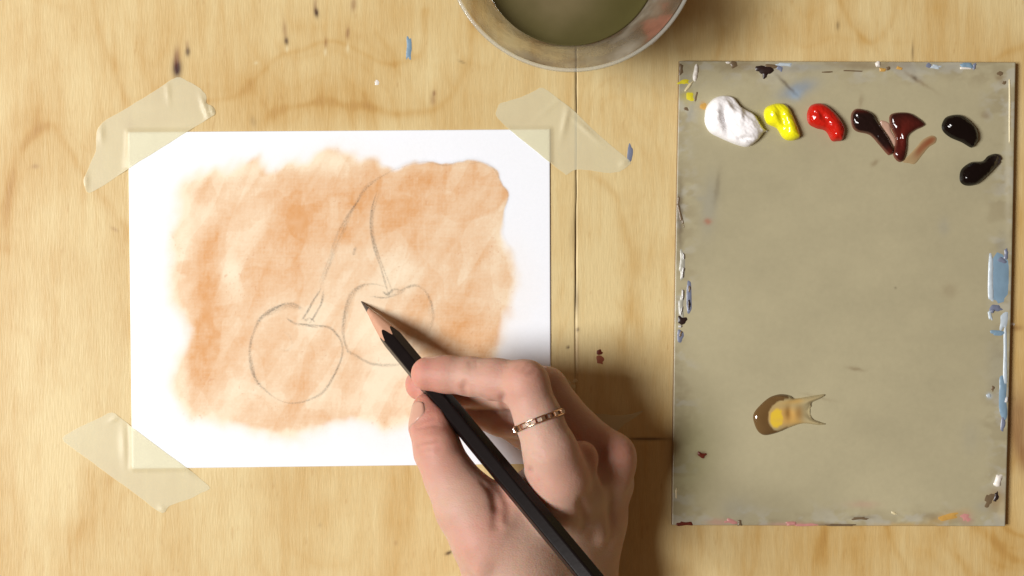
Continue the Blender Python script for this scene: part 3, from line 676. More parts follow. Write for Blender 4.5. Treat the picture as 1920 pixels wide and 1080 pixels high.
# ------------------------------------------------------------------ fresh paint on the palette
def wet(name, rgb, rough=.12, **kw):
    return mat_plain(name, rgb, rough, var=0.05, vscale=150, bmp=(140, 0.22, 0.0006), **kw)
m_w = mat_plain("wet_white_paint", (0.90, 0.90, 0.92), .16, bmp=(120, 0.15, 0.0006), Coat_Weight=.3)
m_y = wet("wet_yellow_paint", (0.84, 0.80, 0.012), .14)
m_r = wet("wet_red_paint", (0.50, 0.012, 0.006), .14)
m_k = wet("wet_black_paint", (0.004, 0.002, 0.002), .08, spec=.35)
B = PH + 0.01
o = dome("white_paint", [(1321, 221), (1325, 200), (1339, 184), (1358, 179), (1376, 184), (1389, 200), (1413, 214), (1424, 230), (1433, 242), (1441, 244.5), (1450, 244), (1441, 247), (1432, 249), (1421, 263), (1403, 275), (1382, 272), (1353, 260), (1332, 249), (1323, 235)],
         5.2, m_w, B, R=26, n=5, step=2.0, extras=[(1357, 226, 8, 26, -14, -2.4), (1342, 208, 12, 24, 6, .9), (1372, 196, 7, 14, -40, -1.2), (1385, 216, 6, 13, 0, 1.2), (1405, 236, 20, 20, 20, .4), (1396, 261, 11, 3, 3, -1.6), (1372, 246, 4, 26, -35, -.8), (1414, 222, 4, 18, -40, .6)], rough=.2)
tag(o, "blob of white paint at the left end of the row, largest of the fresh paints", "paint")
o = dome("yellow_paint", [(1432, 214), (1438, 200), (1459, 193.5), (1477, 200), (1488, 221), (1500, 253), (1493, 262), (1477, 263.5), (1466, 256.5), (1456, 240.5), (1438, 231.7)], 4.4, m_y, B, R=17,
         extras=[(1464, 226, 6, 20, -20, -1.5), (1480, 244, 9, 12, -20, .5), (1446, 210, 8, 9, 0, .4)], step=1.8, rough=.2)
tag(o, "bright yellow paint blob between the white and the red", "paint")
o = dome("red_paint", [(1513, 214), (1520, 198), (1536, 193.4), (1552, 200), (1573, 221), (1583.5, 242), (1580, 262), (1570, 265), (1559, 263.5), (1548, 246), (1530, 240.5), (1516, 231.7)], 4.6, m_r, B, R=18,
         extras=[(1540, 222, 5, 16, -30, -.7), (1561, 240, 12, 12, 0, .4)], step=1.8, rough=.2)
tag(o, "bright red paint blob right of the yellow one", "paint")
def smear_col(x, y, sd):
    dk = np.array((0.010, 0.004, 0.004)); rd = np.array((0.085, 0.010, 0.007)); thin = np.array((0.34, 0.14, 0.085))
    t = np.clip(gauss(x, y, 1705, 236, 36, 22) * .7 + gauss(x, y, 1690, 270, 14, 34) * .9 + gauss(x, y, 1616, 207, 26, 5) * .8 + gauss(x, y, 1668, 288, 12, 10) * .8, 0, 1)
    c = mixc(dk, rd, t); e = 1 - sstep(0, 3.5, sd)
    return mixc(c, thin, e * .45)
m_sm = mat_attr("wet_brown_paint", rough=.12, bmp=(140, 0.25, 0.0006))
o = dome("brown_paint", [(1596, 232), (1596, 214), (1605, 204), (1622, 206), (1637, 214), (1647, 232), (1665, 258), (1675, 283), (1668, 291), (1662, 288), (1647, 270.6), (1630, 253), (1605, 246)], 3.0, m_sm, B, R=16, color=smear_col, step=1.8, extras=[(1650, 250, 8, 8, 0, -.4)], rough=.2)
tag(o, "dark brown paint blob dragged down to the right, touching the maroon smear", "paint")
o = dome("maroon_paint", [(1667, 225), (1671, 214), (1690, 210.4), (1711, 214), (1734, 233.4), (1715, 245), (1702, 257), (1700, 281), (1694, 301), (1683, 302.5), (1674, 288), (1679, 262), (1671, 242)], 2.2, m_sm, B, R=15, color=smear_col, step=1.8,
         extras=[(1686, 262, 4, 14, 0, -.9), (1680, 240, 5, 8, -20, .5)], rough=.12)
tag(o, "fan shaped maroon paint smear right of the dark brown blob", "paint")
def thin_col(x, y, sd):
    c = mixc(lin((168, 146, 108)) * .88, lin((140, 84, 54)) * .88, np.clip(gauss(x, y, 1742, 266, 22, 9, -40) + .6 * gauss(x, y, 1722, 285, 8, 14, 30), 0, 1) * sstep(0, 5, sd))
    return c
o = dome("thinned_brown_paint", [(1692, 303), (1704, 291), (1718, 276), (1730, 262), (1746, 254), (1756, 258), (1754, 268), (1742, 276), (1730, 290), (1716, 307), (1704, 306)], .28, mat_attr("thin_brown_smear", rough=.25, bmp=(300, .2, .0003)), B, R=6, color=thin_col, step=1.8)
tag(o, "thin translucent tan smear trailing off the maroon paint", "paint")
o = dome("pink_smear", [(1650, 226), (1660, 227), (1668, 232), (1671, 245), (1680, 262), (1678, 274), (1672, 268), (1662, 250), (1652, 236)], .5, mat_plain("thin_pink_smear", tuple(lin((196, 160, 140)) * .85), .15, bmp=(300, .3, .0004)), B - .05, R=5, step=1.6)
tag(o, "thin glossy pinkish streak between the dark brown and maroon paints", "paint")
def blk_col(x, y, sd):
    return mixc(np.array((0.004, 0.002, 0.002)), np.array((0.05, 0.04, 0.04)), np.clip(gauss(x, y, 1870, 303, 8, 14), 0, 1))
o = dome("black_paint", [(1766, 233), (1775, 219), (1796, 214.7), (1810, 221), (1824, 234), (1832, 247), (1833, 263.5), (1828, 271), (1821, 277), (1803, 267), (1782, 258), (1768, 246)], 4.2, m_k, B, R=20, step=1.9, rough=.16)
tag(o, "black paint blob at the end of the row, upper of the two black ones", "paint")
o = dome("black_paint", [(1799, 334), (1803, 317), (1821, 304), (1842, 302), (1853, 292), (1868, 288), (1876, 295), (1874, 306), (1863, 317), (1846, 334), (1831, 346), (1814, 348.5), (1803, 344)], 4.0, mat_attr("wet_black_paint_streaked", rough=.1, spec=.35, bmp=(140, .2, .0005)), B, R=17, step=1.9, color=blk_col, rough=.16,
         extras=[(1869, 300, 8, 12, 20, -1.6)])
tag(o, "pear shaped black paint blob below the other, closest to the palette's right edge", "paint")
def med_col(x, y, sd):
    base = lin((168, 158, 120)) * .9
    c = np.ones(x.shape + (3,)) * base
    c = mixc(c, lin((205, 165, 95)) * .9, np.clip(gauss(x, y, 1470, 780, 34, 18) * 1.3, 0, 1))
    c = mixc(c, lin((222, 190, 62)) * .95, sstep(.42, .62, gauss(x, y, 1454, 784, 15, 22, 6) + .25 * (fbm(x, y, 8, 8, 700, 3) - .5)))  # yellow centre: light refracted through the drop, painted into its colour
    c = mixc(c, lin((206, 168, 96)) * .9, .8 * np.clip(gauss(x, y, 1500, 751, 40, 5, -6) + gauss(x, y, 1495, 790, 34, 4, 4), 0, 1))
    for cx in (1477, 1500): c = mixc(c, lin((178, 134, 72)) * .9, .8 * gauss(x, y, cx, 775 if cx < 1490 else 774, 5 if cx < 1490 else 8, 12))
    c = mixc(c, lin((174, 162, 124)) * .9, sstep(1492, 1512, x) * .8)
    shade_cres = sstep(.86, 1.05, ((x - 1467) / 29) ** 2 + ((y - 781) / 31) ** 2 + .25 * (fbm(x, y, 10, 10, 720, 2) - .5)) * (x < 1468)
    shade_cres = np.clip(shade_cres + .8 * sstep(753, 748, y + .12 * (x - 1450)) * (x < 1478) + .7 * sstep(7, 2, sd) * (x < 1475), 0, 1)
    c = mixc(c, lin((104, 76, 42)) * .8, shade_cres * .95)  # dark crescent: the drop's inner shade, painted in
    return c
m_med = mat_attr("amber_medium", rough=.08, bmp=(200, .15, .0004), Coat_Weight=.5)
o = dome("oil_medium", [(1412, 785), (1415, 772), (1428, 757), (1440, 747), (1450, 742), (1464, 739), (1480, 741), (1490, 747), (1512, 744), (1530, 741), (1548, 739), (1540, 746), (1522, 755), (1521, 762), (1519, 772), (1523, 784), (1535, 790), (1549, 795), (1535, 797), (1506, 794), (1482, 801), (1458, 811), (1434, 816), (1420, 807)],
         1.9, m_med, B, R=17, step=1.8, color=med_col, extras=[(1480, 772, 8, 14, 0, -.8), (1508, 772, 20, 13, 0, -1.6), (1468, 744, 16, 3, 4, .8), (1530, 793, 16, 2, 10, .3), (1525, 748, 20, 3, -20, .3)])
tag(o, "drop of amber medium with painted yellow light inside and dragged tail, alone low on palette", "paint")

# ------------------------------------------------------------------ water glass
gx, gy = 0.0237, 0.1359
def lathe(prof, seg=96, cx=gx, cy=gy):
    prof = np.array(prof); a = np.linspace(0, 2 * math.pi, seg, endpoint=False)
    V = np.stack([cx + prof[:, 0][:, None] * np.cos(a), cy + prof[:, 0][:, None] * np.sin(a), np.repeat(prof[:, 1][:, None], seg, 1)], -1).reshape(-1, 3)
    Q = []
    for i in range(len(prof) - 1):
        j = np.arange(seg); q = np.stack([i * seg + j, i * seg + (j + 1) % seg, (i + 1) * seg + (j + 1) % seg, (i + 1) * seg + j], -1); Q.append(q)
    return V, np.concatenate(Q)
outer = catmull([(27, 0), (30.5, 1.0), (32, 4), (33.4, 14), (36.2, 26), (40, 37), (45.2, 45), (49.8, 49.2)], 6, False)
inner = catmull([(48.9, 49.4), (44.2, 45), (38.9, 37), (35.1, 26), (32, 14), (29.5, 7), (25, 5.2), (0.01, 5)], 6, False)
rim = [(50.4, 49.9), (50.6, 50.6), (50.2, 51.2), (49.5, 51.2), (49.0, 50.7), (48.9, 50.0)]
prof = np.concatenate([[(0.01, 0.1)], [(25, 0.1)], outer, rim, inner]) / 1000
glass = empty("water_glass", (gx, gy, 0))
tag(glass, "round flared water glass with paint-stained walls, cut off by the top of the picture", "glass")
gmt, nt, b, out = new_mat("clear_thin_glass")
nt.nodes.remove(b)
gl = N(nt, 'ShaderNodeBsdfGlossy'); gl.inputs['Roughness'].default_value = .05; gl.inputs['Color'].default_value = (.95, .97, .95, 1)
tg = N(nt, 'ShaderNodeBsdfTransparent'); tg.inputs[0].default_value = (.975, .985, .975, 1)
fr = N(nt, 'ShaderNodeFresnel'); fr.inputs['IOR'].default_value = 1.33
fm_ = N(nt, 'ShaderNodeMath', operation='MINIMUM'); fm_.inputs[1].default_value = .30; nt.links.new(fr.outputs[0], fm_.inputs[0])
mg = N(nt, 'ShaderNodeMixShader'); nt.links.new(fm_.outputs[0], mg.inputs[0]); nt.links.new(tg.outputs[0], mg.inputs[1]); nt.links.new(gl.outputs[0], mg.inputs[2])
nt.links.new(mg.outputs[0], out.inputs[0])
V, Q = lathe(prof)
gb = mesh_obj("glass_body", V, Q, mat=gmt, parent=glass)
# film of dried paint on the inner wall
fm, nt, b, out = new_mat("paint_film")
b.inputs['Roughness'].default_value = .3
tcn = N(nt, 'ShaderNodeTexCoord')
def nzn(scale, detail=5, vs=(1, 1, 1)):
    mp = N(nt, 'ShaderNodeMapping'); mp.inputs['Scale'].default_value = vs
    z = N(nt, 'ShaderNodeTexNoise'); z.inputs['Scale'].default_value = scale; z.inputs['Detail'].default_value = detail
    nt.links.new(tcn.outputs['Object'], mp.inputs[0]); nt.links.new(mp.outputs[0], z.inputs['Vector']); return z.outputs[0]
n1, n2 = nzn(60), nzn(38, 4, (1, 1, 2))
rp = N(nt, 'ShaderNodeValToRGB'); e = rp.color_ramp.elements
e[0].position = .36; e[0].color = (.46, .43, .37, 1); e[1].position = .66; e[1].color = (.42, .20, .14, 1)
x_ = e.new(.48); x_.color = (.32, .28, .22, 1); x_ = e.new(.58); x_.color = (.28, .20, .14, 1)
nt.links.new(n1, rp.inputs[0]); nt.links.new(rp.outputs[0], b.inputs['Base Color'])
tr = N(nt, 'ShaderNodeBsdfTransparent'); mx = N(nt, 'ShaderNodeMixShader')
sx = N(nt, 'ShaderNodeSeparateXYZ'); nt.links.new(tcn.outputs['Object'], sx.inputs[0])
mr = N(nt, 'ShaderNodeMapRange'); mr.inputs[1].default_value = gx - .046; mr.inputs[2].default_value = gx - .010; mr.inputs[3].default_value = .26; mr.inputs[4].default_value = .98
mr2 = N(nt, 'ShaderNodeMapRange'); mr2.inputs[1].default_value = .35; mr2.inputs[2].default_value = .6; mr2.inputs[3].default_value = .35; mr2.inputs[4].default_value = 1.05
mu = N(nt, 'ShaderNodeMath', operation='MULTIPLY', use_clamp=True)
nt.links.new(sx.outputs[0], mr.inputs[0]); nt.links.new(n2, mr2.inputs[0]); nt.links.new(mr.outputs[0], mu.inputs[0]); nt.links.new(mr2.outputs[0], mu.inputs[1])
nt.links.new(mu.outputs[0], mx.inputs[0]); tl = N(nt, 'ShaderNodeBsdfTranslucent'); ml = N(nt, 'ShaderNodeMixShader'); ml.inputs[0].default_value = .5
nt.links.new(rp.outputs[0], tl.inputs[0]); nt.links.new(b.outputs[0], ml.inputs[1]); nt.links.new(tl.outputs[0], ml.inputs[2])
nt.links.new(tr.outputs[0], mx.inputs[1]); nt.links.new(ml.outputs[0], mx.inputs[2]); nt.links.new(mx.outputs[0], out.inputs[0])
film = inner[0:34].copy(); film[:, 0] -= 0.25
V, Q = lathe(film[::-1] / 1000)
fo = mesh_obj("paint_film", V, Q[:, ::-1], mat=fm, parent=glass)
fo['label'] = "grey brown and reddish paint residue on the inner wall"
rm, nt2, b2_, out2 = new_mat("rim_highlight")
b2_.inputs['Base Color'].default_value = (.62, .64, .60, 1); b2_.inputs['Roughness'].default_value = .12
t2 = N(nt2, 'ShaderNodeBsdfTransparent'); m2 = N(nt2, 'ShaderNodeMixShader'); m2.inputs[0].default_value = .26
nt2.links.new(t2.outputs[0], m2.inputs[1]); nt2.links.new(b2_.outputs[0], m2.inputs[2]); nt2.links.new(m2.outputs[0], out2.inputs[0])
rc_ = [(49.75 + .75 * math.cos(q_), 51.3 + .55 * math.sin(q_)) for q_ in np.linspace(0, 2 * math.pi, 13)]
V, Q = lathe(np.array(rc_) / 1000, 128)
mesh_obj("added_rim_highlight", V, Q, mat=rm, parent=glass)  # pale ring added on top of the glass to imitate its highlight line
# murky water
wl = 32.0; rw = np.interp(wl, inner[::-1, 1], inner[::-1, 0]) - .35
wp = [(0.01, wl)] + [(rw * q_, wl) for q_ in np.linspace(.04, .88, 22)] + [(rw * .9, wl + .05), (rw - .8, wl + .25), (rw, wl + .9)]
wlow = [(np.interp(z, inner[::-1, 1], inner[::-1, 0]) - .4, z) for z in (29, 24, 18, 12, 8.5)] + [(22, 6.8), (0.01, 6.6)]
V, Q = lathe(np.array(wp + wlow) / 1000)
wm = mat_attr("murky_green_water", .06, bmp=(30, .05, .001), fine=((1, 1, 1), 60, .08))
wx_, wy_ = V[:, 0] * 1000, V[:, 1] * 1000
refl = np.clip(1.3 * gauss(wx_ + 6 * (fbm(wx_, wy_, 9, 9, 800, 3) - .5), wy_ + 6 * (fbm(wx_, wy_, 9, 9, 806, 3) - .5), 18, 124, 17, 16), 0, 1)
wcol = mixc(np.array((.070, .062, .020)), np.array((.150, .122, .062)), refl * .9)  # paler brown centre is a surface reflection painted into the water colour
wo = mesh_obj("dirty_water", V, Q[:, ::-1], mat=wm, colors=wcol)
tag(wo, "murky olive green rinse water filling the glass at the top of the picture", "water")

# ------------------------------------------------------------------ pencil
tip = np.array(Wmm(677, 565, .75)); ex = np.array(Wmm(1106, 1082, 80))
dirp = (ex - tip) / np.linalg.norm(ex - tip)
side = np.cross(dirp, (0, 0, 1)); side /= np.linalg.norm(side); upv = np.cross(side, dirp)
pencil = empty("pencil", tuple(tip / 1000))
tag(pencil, "sharpened black hexagonal pencil held in the hand, its point on the right cherry", "pencil")
AP = 4.0; CL = 21.0; TAN = AP / CL
NS = 72
th = np.linspace(0, 2 * math.pi, NS, endpoint=False)
def hexr(t, rot=math.radians(8)):
    u = (t + rot) % (math.pi / 3) - math.pi / 6
    r = AP / np.cos(u)
    return np.minimum(r, AP * 1.115)
def pl_pts(s, r):
    s = np.broadcast_to(s, th.shape); r = np.broadcast_to(r, th.shape)
    return tip + s[:, None] * dirp + (r * np.cos(th))[:, None] * side + (r * np.sin(th))[:, None] * upv
def loft(rings_, capa=False, capb=False):
    V = np.concatenate(rings_); Q = []; j = np.arange(NS)
    for i in range(len(rings_) - 1):
        Q.append(np.stack([i * NS + j, i * NS + (j + 1) % NS, (i + 1) * NS + (j + 1) % NS, (i + 1) * NS + j], -1))
    T = []
    if capa: V = np.vstack([V, rings_[0].mean(0)]); c = len(V) - 1; T.append(np.stack([np.full(NS, c), (j + 1) % NS, j], -1))
    if capb:
        V = np.vstack([V, rings_[-1].mean(0)]); c = len(V) - 1; q = (len(rings_) - 1) * NS; T.append(np.stack([np.full(NS, c), q + j, q + (j + 1) % NS], -1))
    return V / 1000, np.concatenate(Q), (np.concatenate(T) if T else None)
hr = hexr(th); jag = .35 * np.sin(th * 3 + 1) + .25 * np.sin(th * 7)
s0 = hr / TAN + (hr - AP) * 4 + jag
pen_black = mat_plain("black_lacquer", (0.007, 0.005, 0.005), .22, var=.2, vscale=300, spec=.16, bmp=(500, .08, .0002))
V, Q, T = loft([pl_pts(s0, hr * .985), pl_pts(s0 + .15, hr * 1.0), pl_pts(s0 * 0 + 60, hr), pl_pts(120, hr), pl_pts(176.6, hr), pl_pts(177, hr * .95)], capb=True)
bar = mesh_obj("barrel", V, Q, T, mat=pen_black, parent=pencil)
bar.data.polygons.foreach_set("use_smooth", np.zeros(len(bar.data.polygons), bool))
wood_p = mat_plain("pencil_wood", (0.52, 0.29, 0.19), .6, var=.12, vscale=500, bmp=(700, .3, .0002))
V, Q, T = loft([pl_pts(6.2 + .3 * np.sin(th * 2), 1.12), pl_pts(8, 1.38), pl_pts(13, 13 * TAN), pl_pts(s0 + .1, hr * .98)])
mesh_obj("wood_cone", V, Q, T, mat=wood_p, parent=pencil)
lead_m = mat_plain("graphite_lead", (0.075, 0.06, 0.05), .38, var=.2, vscale=900, spec=.6)
V, Q, T = loft([pl_pts(0.0, .10), pl_pts(.5, .22), pl_pts(3, .62), pl_pts(6.4, 1.13)], capa=True)
mesh_obj("lead", V, Q, T, mat=lead_m, parent=pencil)

# ------------------------------------------------------------------ hand (one continuous surface from a smooth distance field)
def rcone(P, a, b, r1, r2):
    ba = b - a; l2 = ba @ ba; rr = r1 - r2; a2 = l2 - rr * rr; il2 = 1 / l2
    pa = P - a; y = pa @ ba; z = y - l2
    xv = pa * l2 - ba * y[..., None]
    x2 = np.einsum('...i,...i->...', xv, xv); y2 = y * y * l2; z2 = z * z * l2
    kq = np.sign(rr) * rr * rr * x2
    d = (np.sqrt(np.maximum(x2 * a2 * il2, 0)) + y * rr) * il2 - r1
    m1 = np.sign(z) * a2 * z2 > kq
    m2 = np.sign(y) * a2 * y2 < kq
    d = np.where(m2, np.sqrt(np.maximum(x2 + y2, 0)) * il2 - r1, d)
    d = np.where(m1, np.sqrt(np.maximum(x2 + z2, 0)) * il2 - r2, d)
    return d
def smin(a, b, k):
    h = np.maximum(k - np.abs(a - b), 0) / k
    return np.minimum(a, b) - h * h * k * .25
J = lambda px, py, h, r: (np.array(Wmm(px, py, h)), r)
index = [J(802, 701, 38.2, 6.9), J(838, 702, 39.5, 7.3), J(882, 706, 42, 7.6), J(930, 712, 46.5, 8.2), J(984, 720, 51, 9.1), J(1010, 786, 54.5, 9.1), J(1032, 846, 55, 10.5), J(1046, 900, 51, 13)]
middle = [J(790, 721, 15.8, 6.9), J(850, 732, 16.5, 7.4), J(950, 732, 22, 8.0), J(1020, 731, 30, 9.3), J(1083, 808, 29, 9.3), J(1141, 862, 27, 11.4)]
ringf = [J(880, 768, 10, 6.8), J(940, 783, 14, 7.7), J(1012, 790, 17, 8.8), J(1075, 850, 17, 9), J(1132, 908, 17, 11)]
pinky = [J(935, 788, 7.5, 6), J(985, 812, 8.5, 6.8), J(1050, 846, 11, 7.4), J(1085, 900, 13, 8), J(1112, 955, 14, 10.5)]
thumb = [J(804, 768, 27.8, 7.1), J(811, 800, 32, 8.9), J(821, 846, 37.5, 9.1), J(845, 896, 41.5, 10.0), J(880, 950, 44.5, 13.2), J(934, 1012, 43, 17.7), J(976, 1085, 40, 21)]
palm = [(J(905, 978, 41, 9), J(1015, 915, 45, 10)), (J(995, 985, 40, 15), J(1056, 935, 41, 14)), (J(1050, 925, 39, 14), J(1118, 885, 25, 13)),
        (J(1118, 885, 25, 13), J(1103, 965, 20, 15)), (J(1103, 965, 20, 15), J(1093, 1015, 20, 15)), (J(1000, 1000, 37, 18), J(980, 1090, 37, 20)),
        (J(1080, 1000, 19, 17), J(1062, 1100, 23, 20)), (J(1045, 1000, 31, 18), J(1035, 1100, 32, 19)), (J(1085, 950, 16, 12), J(1050, 1080, 19, 16)),
        (J(968, 1095, 38, 20.8), J(975, 1330, 43, 23)), (J(1062, 1095, 24, 19.5), J(1075, 1330, 32, 23)), (J(975, 1330, 43, 23), J(1010, 1800, 50, 30)), (J(1075, 1330, 32, 23), J(1090, 1800, 40, 31))]
bumps = [(J(1090, 858, 44.5, 6.8), 3), (J(1151, 852, 32, 8.8), 3), (J(1150, 905, 19, 8), 4), (J(987, 718, 54, 7.4), 4), (J(1024, 730, 32, 8), 3),
         (J(822, 838, 41, 7.6), 3), (J(1040, 950, 51, 9.0), 6), (J(905, 1010, 51, 10), 7), (J(975, 1040, 46, 13), 8)]
tendons = [(J(1098, 880, 45, 4.6), J(1118, 1000, 37, 4.0)), (J(1152, 880, 31, 4.2), J(1124, 1030, 29, 3.8)), (J(940, 985, 56, 3), J(905, 1060, 58, 3))]
# creases drawn on the skin as seen from above: (points px), depth mm, half width mm
crease_px = [([(872, 718), (868, 728), (872, 740)], .9, 1.1), ([(903, 742), (925, 752), (948, 762)], .6, 1.0), ([(944, 742), (944, 760), (952, 778)], 1.3, 1.3),
             ([(962, 884), (978, 879), (996, 880)], 1.3, .9), ([(777, 796), (792, 789), (812, 783)], 1.15, .85), ([(780, 804), (800, 799), (818, 797)], .8, .8),
             ([(782, 836), (798, 829), (820, 826)], .85, .8), ([(786, 847), (804, 842), (824, 842)], .8, .8), ([(790, 858), (806, 856)], .35, .8),
             ([(925, 925), (932, 950), (930, 985)], 1.1, 1.8), ([(940, 918), (952, 945), (950, 975)], .8, 1.5), ([(905, 905), (918, 918), (932, 914)], .6, 1.0),
             ([(968, 690), (975, 684)], .6, .7), ([(980, 694), (990, 686)], .6, .7), ([(992, 700), (1004, 694)], .6, .7), ([(880, 676), (882, 688)], .6, .7), ([(890, 675), (892, 686)], .6, .7),
             ([(1128, 850), (1124, 880), (1130, 900)], 1.2, 2.2), ([(1090, 940), (1100, 985)], .8, 2.2), ([(1000, 850), (1012, 856), (1022, 868)], .3, .8), ([(1020, 955), (1040, 970), (1060, 968)], .5, 1.4)]
GR = []
def chain(P, C, k=2.5):
    d = None
    for (a, ra), (b_, rb) in zip(C[:-1], C[1:]):
        q = rcone(P, a, b_, ra, rb); d = q if d is None else smin(d, q, k)
    return d
def capsule(P, a, b_):
    ba = b_ - a; pa = P - a; t = np.clip((pa @ ba) / (ba @ ba), 0, 1)
    return np.linalg.norm(pa - t[..., None] * ba, axis=-1)
def hand_sdf(P):
    P = P.astype(np.float32)
    fi, mi, ri, pi, tb = chain(P, index), chain(P, middle), chain(P, ringf), chain(P, pinky), chain(P, thumb, 4)
    f = smin(mi, ri, 1.0); f = smin(f, pi, 1.0); f = smin(f, fi, 1.0)
    p = None
    for (a, ra), (b_, rb) in palm:
        q = rcone(P, a, b_, ra, rb); p = q if p is None else smin(p, q, 7)
    d = smin(f, p, 4.5); d = smin(d, tb, 5.0)
    for (c, r), kq in bumps:
        d = smin(d, np.linalg.norm(P - c, axis=-1) - r, kq)
    for (a, ra), (b_, rb) in tendons:
        d = smin(d, rcone(P, a, b_, ra, rb), 4)
    for a_, b_, dep, wd_, mid, rr in GR:
        m = ((P - mid) ** 2).sum(-1) < rr
        if m.any():
            g = capsule(P[m], a_, b_); d[m] += dep * np.exp(-(g / wd_) ** 2)
    return d
def surf(px, py):
    o_ = np.array([[0, 0, H_MM]]); t_ = np.array([Wmm(px, py, 0)]); dr = (t_ - o_) / np.linalg.norm(t_ - o_)
    p = o_ + dr * (H_MM - 100)
    for _ in range(80): p = p + dr * hand_sdf(p)[:, None] * .8
    return p[0]
new_gr = []
for pts, dep, wd_ in crease_px:
    Sp = [surf(*q) for q in pts]
    for a_, b_ in zip(Sp[:-1], Sp[1:]):
        new_gr.append((a_, b_, dep, wd_, (a_ + b_) / 2, (np.linalg.norm(b_ - a_) / 2 + wd_ * 3) ** 2))
GR = new_gr
# press the flesh back where the pencil lies
def press(P, d):
    t = np.clip((P - tip) @ dirp, 0, 176)
    g = np.linalg.norm(P - tip - t[..., None] * dirp, axis=-1) - 3.75
    return -smin(-d, g, 0.8) if False else np.maximum(d, -g)
def full_sdf(P): return press(P, hand_sdf(P))

h = 0.85
lo = np.array([-48.0, -246.0, 0.3]); hi = np.array([62.0, -20.0, 92.0])
nx, ny, nz_ = [int(v) for v in np.ceil((hi - lo) / h)]
ax = [lo[i] + h * np.arange(n_ + 1) for i, n_ in enumerate((nx, ny, nz_))]
G = np.full((nx + 1, ny + 1, nz_ + 1), 20.0, np.float32)
# evaluate coarse blocks first, then only blocks near the surface
BS = 12
for i in range(0, nx + 1, BS):
    for j in range(0, ny + 1, BS):
        for k_ in range(0, nz_ + 1, BS):
            xs, ys, zs = ax[0][i:i + BS], ax[1][j:j + BS], ax[2][k_:k_ + BS]
            c = np.array([[xs.mean(), ys.mean(), zs.mean()]])
            dc = float(full_sdf(c)[0]); rad = 0.5 * h * BS * 1.75 + 3
            if abs(dc) > rad + 3:
                G[i:i + BS, j:j + BS, k_:k_ + BS] = dc; continue
            Pg = np.stack(np.meshgrid(xs, ys, zs, indexing='ij'), -1)
            G[i:i + BS, j:j + BS, k_:k_ + BS] = full_sdf(Pg)
G[:, 0, :] = np.maximum(G[:, 0, :], 0.5); G[:, :, 0] = np.maximum(G[:, :, 0], 0.3)
def surface_nets(G):
    s = G < 0
    c = [(a, b_, c_) for a in (0, 1) for b_ in (0, 1) for c_ in (0, 1)]
    n0, n1, n2 = G.shape
    sub = lambda A, a, b_, c_: A[a:n0 - 1 + a, b_:n1 - 1 + b_, c_:n2 - 1 + c_]
    cnt = sum(sub(s, *q).astype(np.int8) for q in c)
    act = (cnt > 0) & (cnt < 8)
    I = np.argwhere(act); vid = np.full(act.shape, -1, np.int64); vid[act] = np.arange(len(I))
    acc = np.zeros((len(I), 3)); num = np.zeros(len(I))
    i0, j0, k0 = I.T
    for q in c:
        for axn in range(3):
            if q[axn]: continue
            q2 = list(q); q2[axn] = 1
            g1 = G[i0 + q[0], j0 + q[1], k0 + q[2]]; g2 = G[i0 + q2[0], j0 + q2[1], k0 + q2[2]]
            m = (g1 < 0) != (g2 < 0)
            t = np.where(m, g1 / np.where(m, g1 - g2, 1), 0)
            p = np.tile(np.array(q, float), (len(I), 1)); p[:, axn] = t
            acc[m] += p[m]; num[m] += 1
    V = I + acc / num[:, None]
    F_ = []
    for axn in range(3):
        o1, o2 = [(1, 2), (2, 0), (0, 1)][axn]
        sl = [slice(None)] * 3; sl2 = [slice(None)] * 3; sl[axn] = slice(0, -1); sl2[axn] = slice(1, None)
        cr_ = s[tuple(sl)] != s[tuple(sl2)]
        E = np.argwhere(cr_)
        E = E[(E[:, o1] > 0) & (E[:, o2] > 0) & (E[:, o1] < G.shape[o1] - 1) & (E[:, o2] < G.shape[o2] - 1)]
        q = []
        for d1, d2 in ((1, 1), (0, 1), (0, 0), (1, 0)):
            e_ = E.copy(); e_[:, o1] -= d1; e_[:, o2] -= d2; q.append(vid[e_[:, 0], e_[:, 1], e_[:, 2]])
        q = np.stack(q, -1)
        flip = ~s[E[:, 0], E[:, 1], E[:, 2]]
        q[flip] = q[flip][:, ::-1]
        F_.append(q)
    return V, np.concatenate(F_)
V, Q = surface_nets(G)
V = lo + V * h
Q = Q[(Q >= 0).all(1)]
# two rounds of light smoothing
for _ in range(2):
    acc = np.zeros_like(V); cn = np.zeros(len(V))
    for a, b_ in ((0, 1), (1, 2), (2, 3), (3, 0)):
        np.add.at(acc, Q[:, a], V[Q[:, b_]]); np.add.at(acc, Q[:, b_], V[Q[:, a]]); np.add.at(cn, Q[:, a], 1); np.add.at(cn, Q[:, b_], 1)
    V = V * .5 + acc / np.maximum(cn, 1)[:, None] * .5
# drop stray islands: keep the largest connected piece
lab = np.arange(len(V))
for _ in range(400):
    mnl = lab[Q].min(1); new = lab.copy()
    for a in range(4): np.minimum.at(new, Q[:, a], mnl)
    new = new[new]
    if (new == lab).all(): break
    lab = new
big = np.bincount(lab).argmax(); keepv = lab == big
remap = np.cumsum(keepv) - 1; Q = remap[Q[keepv[Q[:, 0]]]]; V = V[keepv]
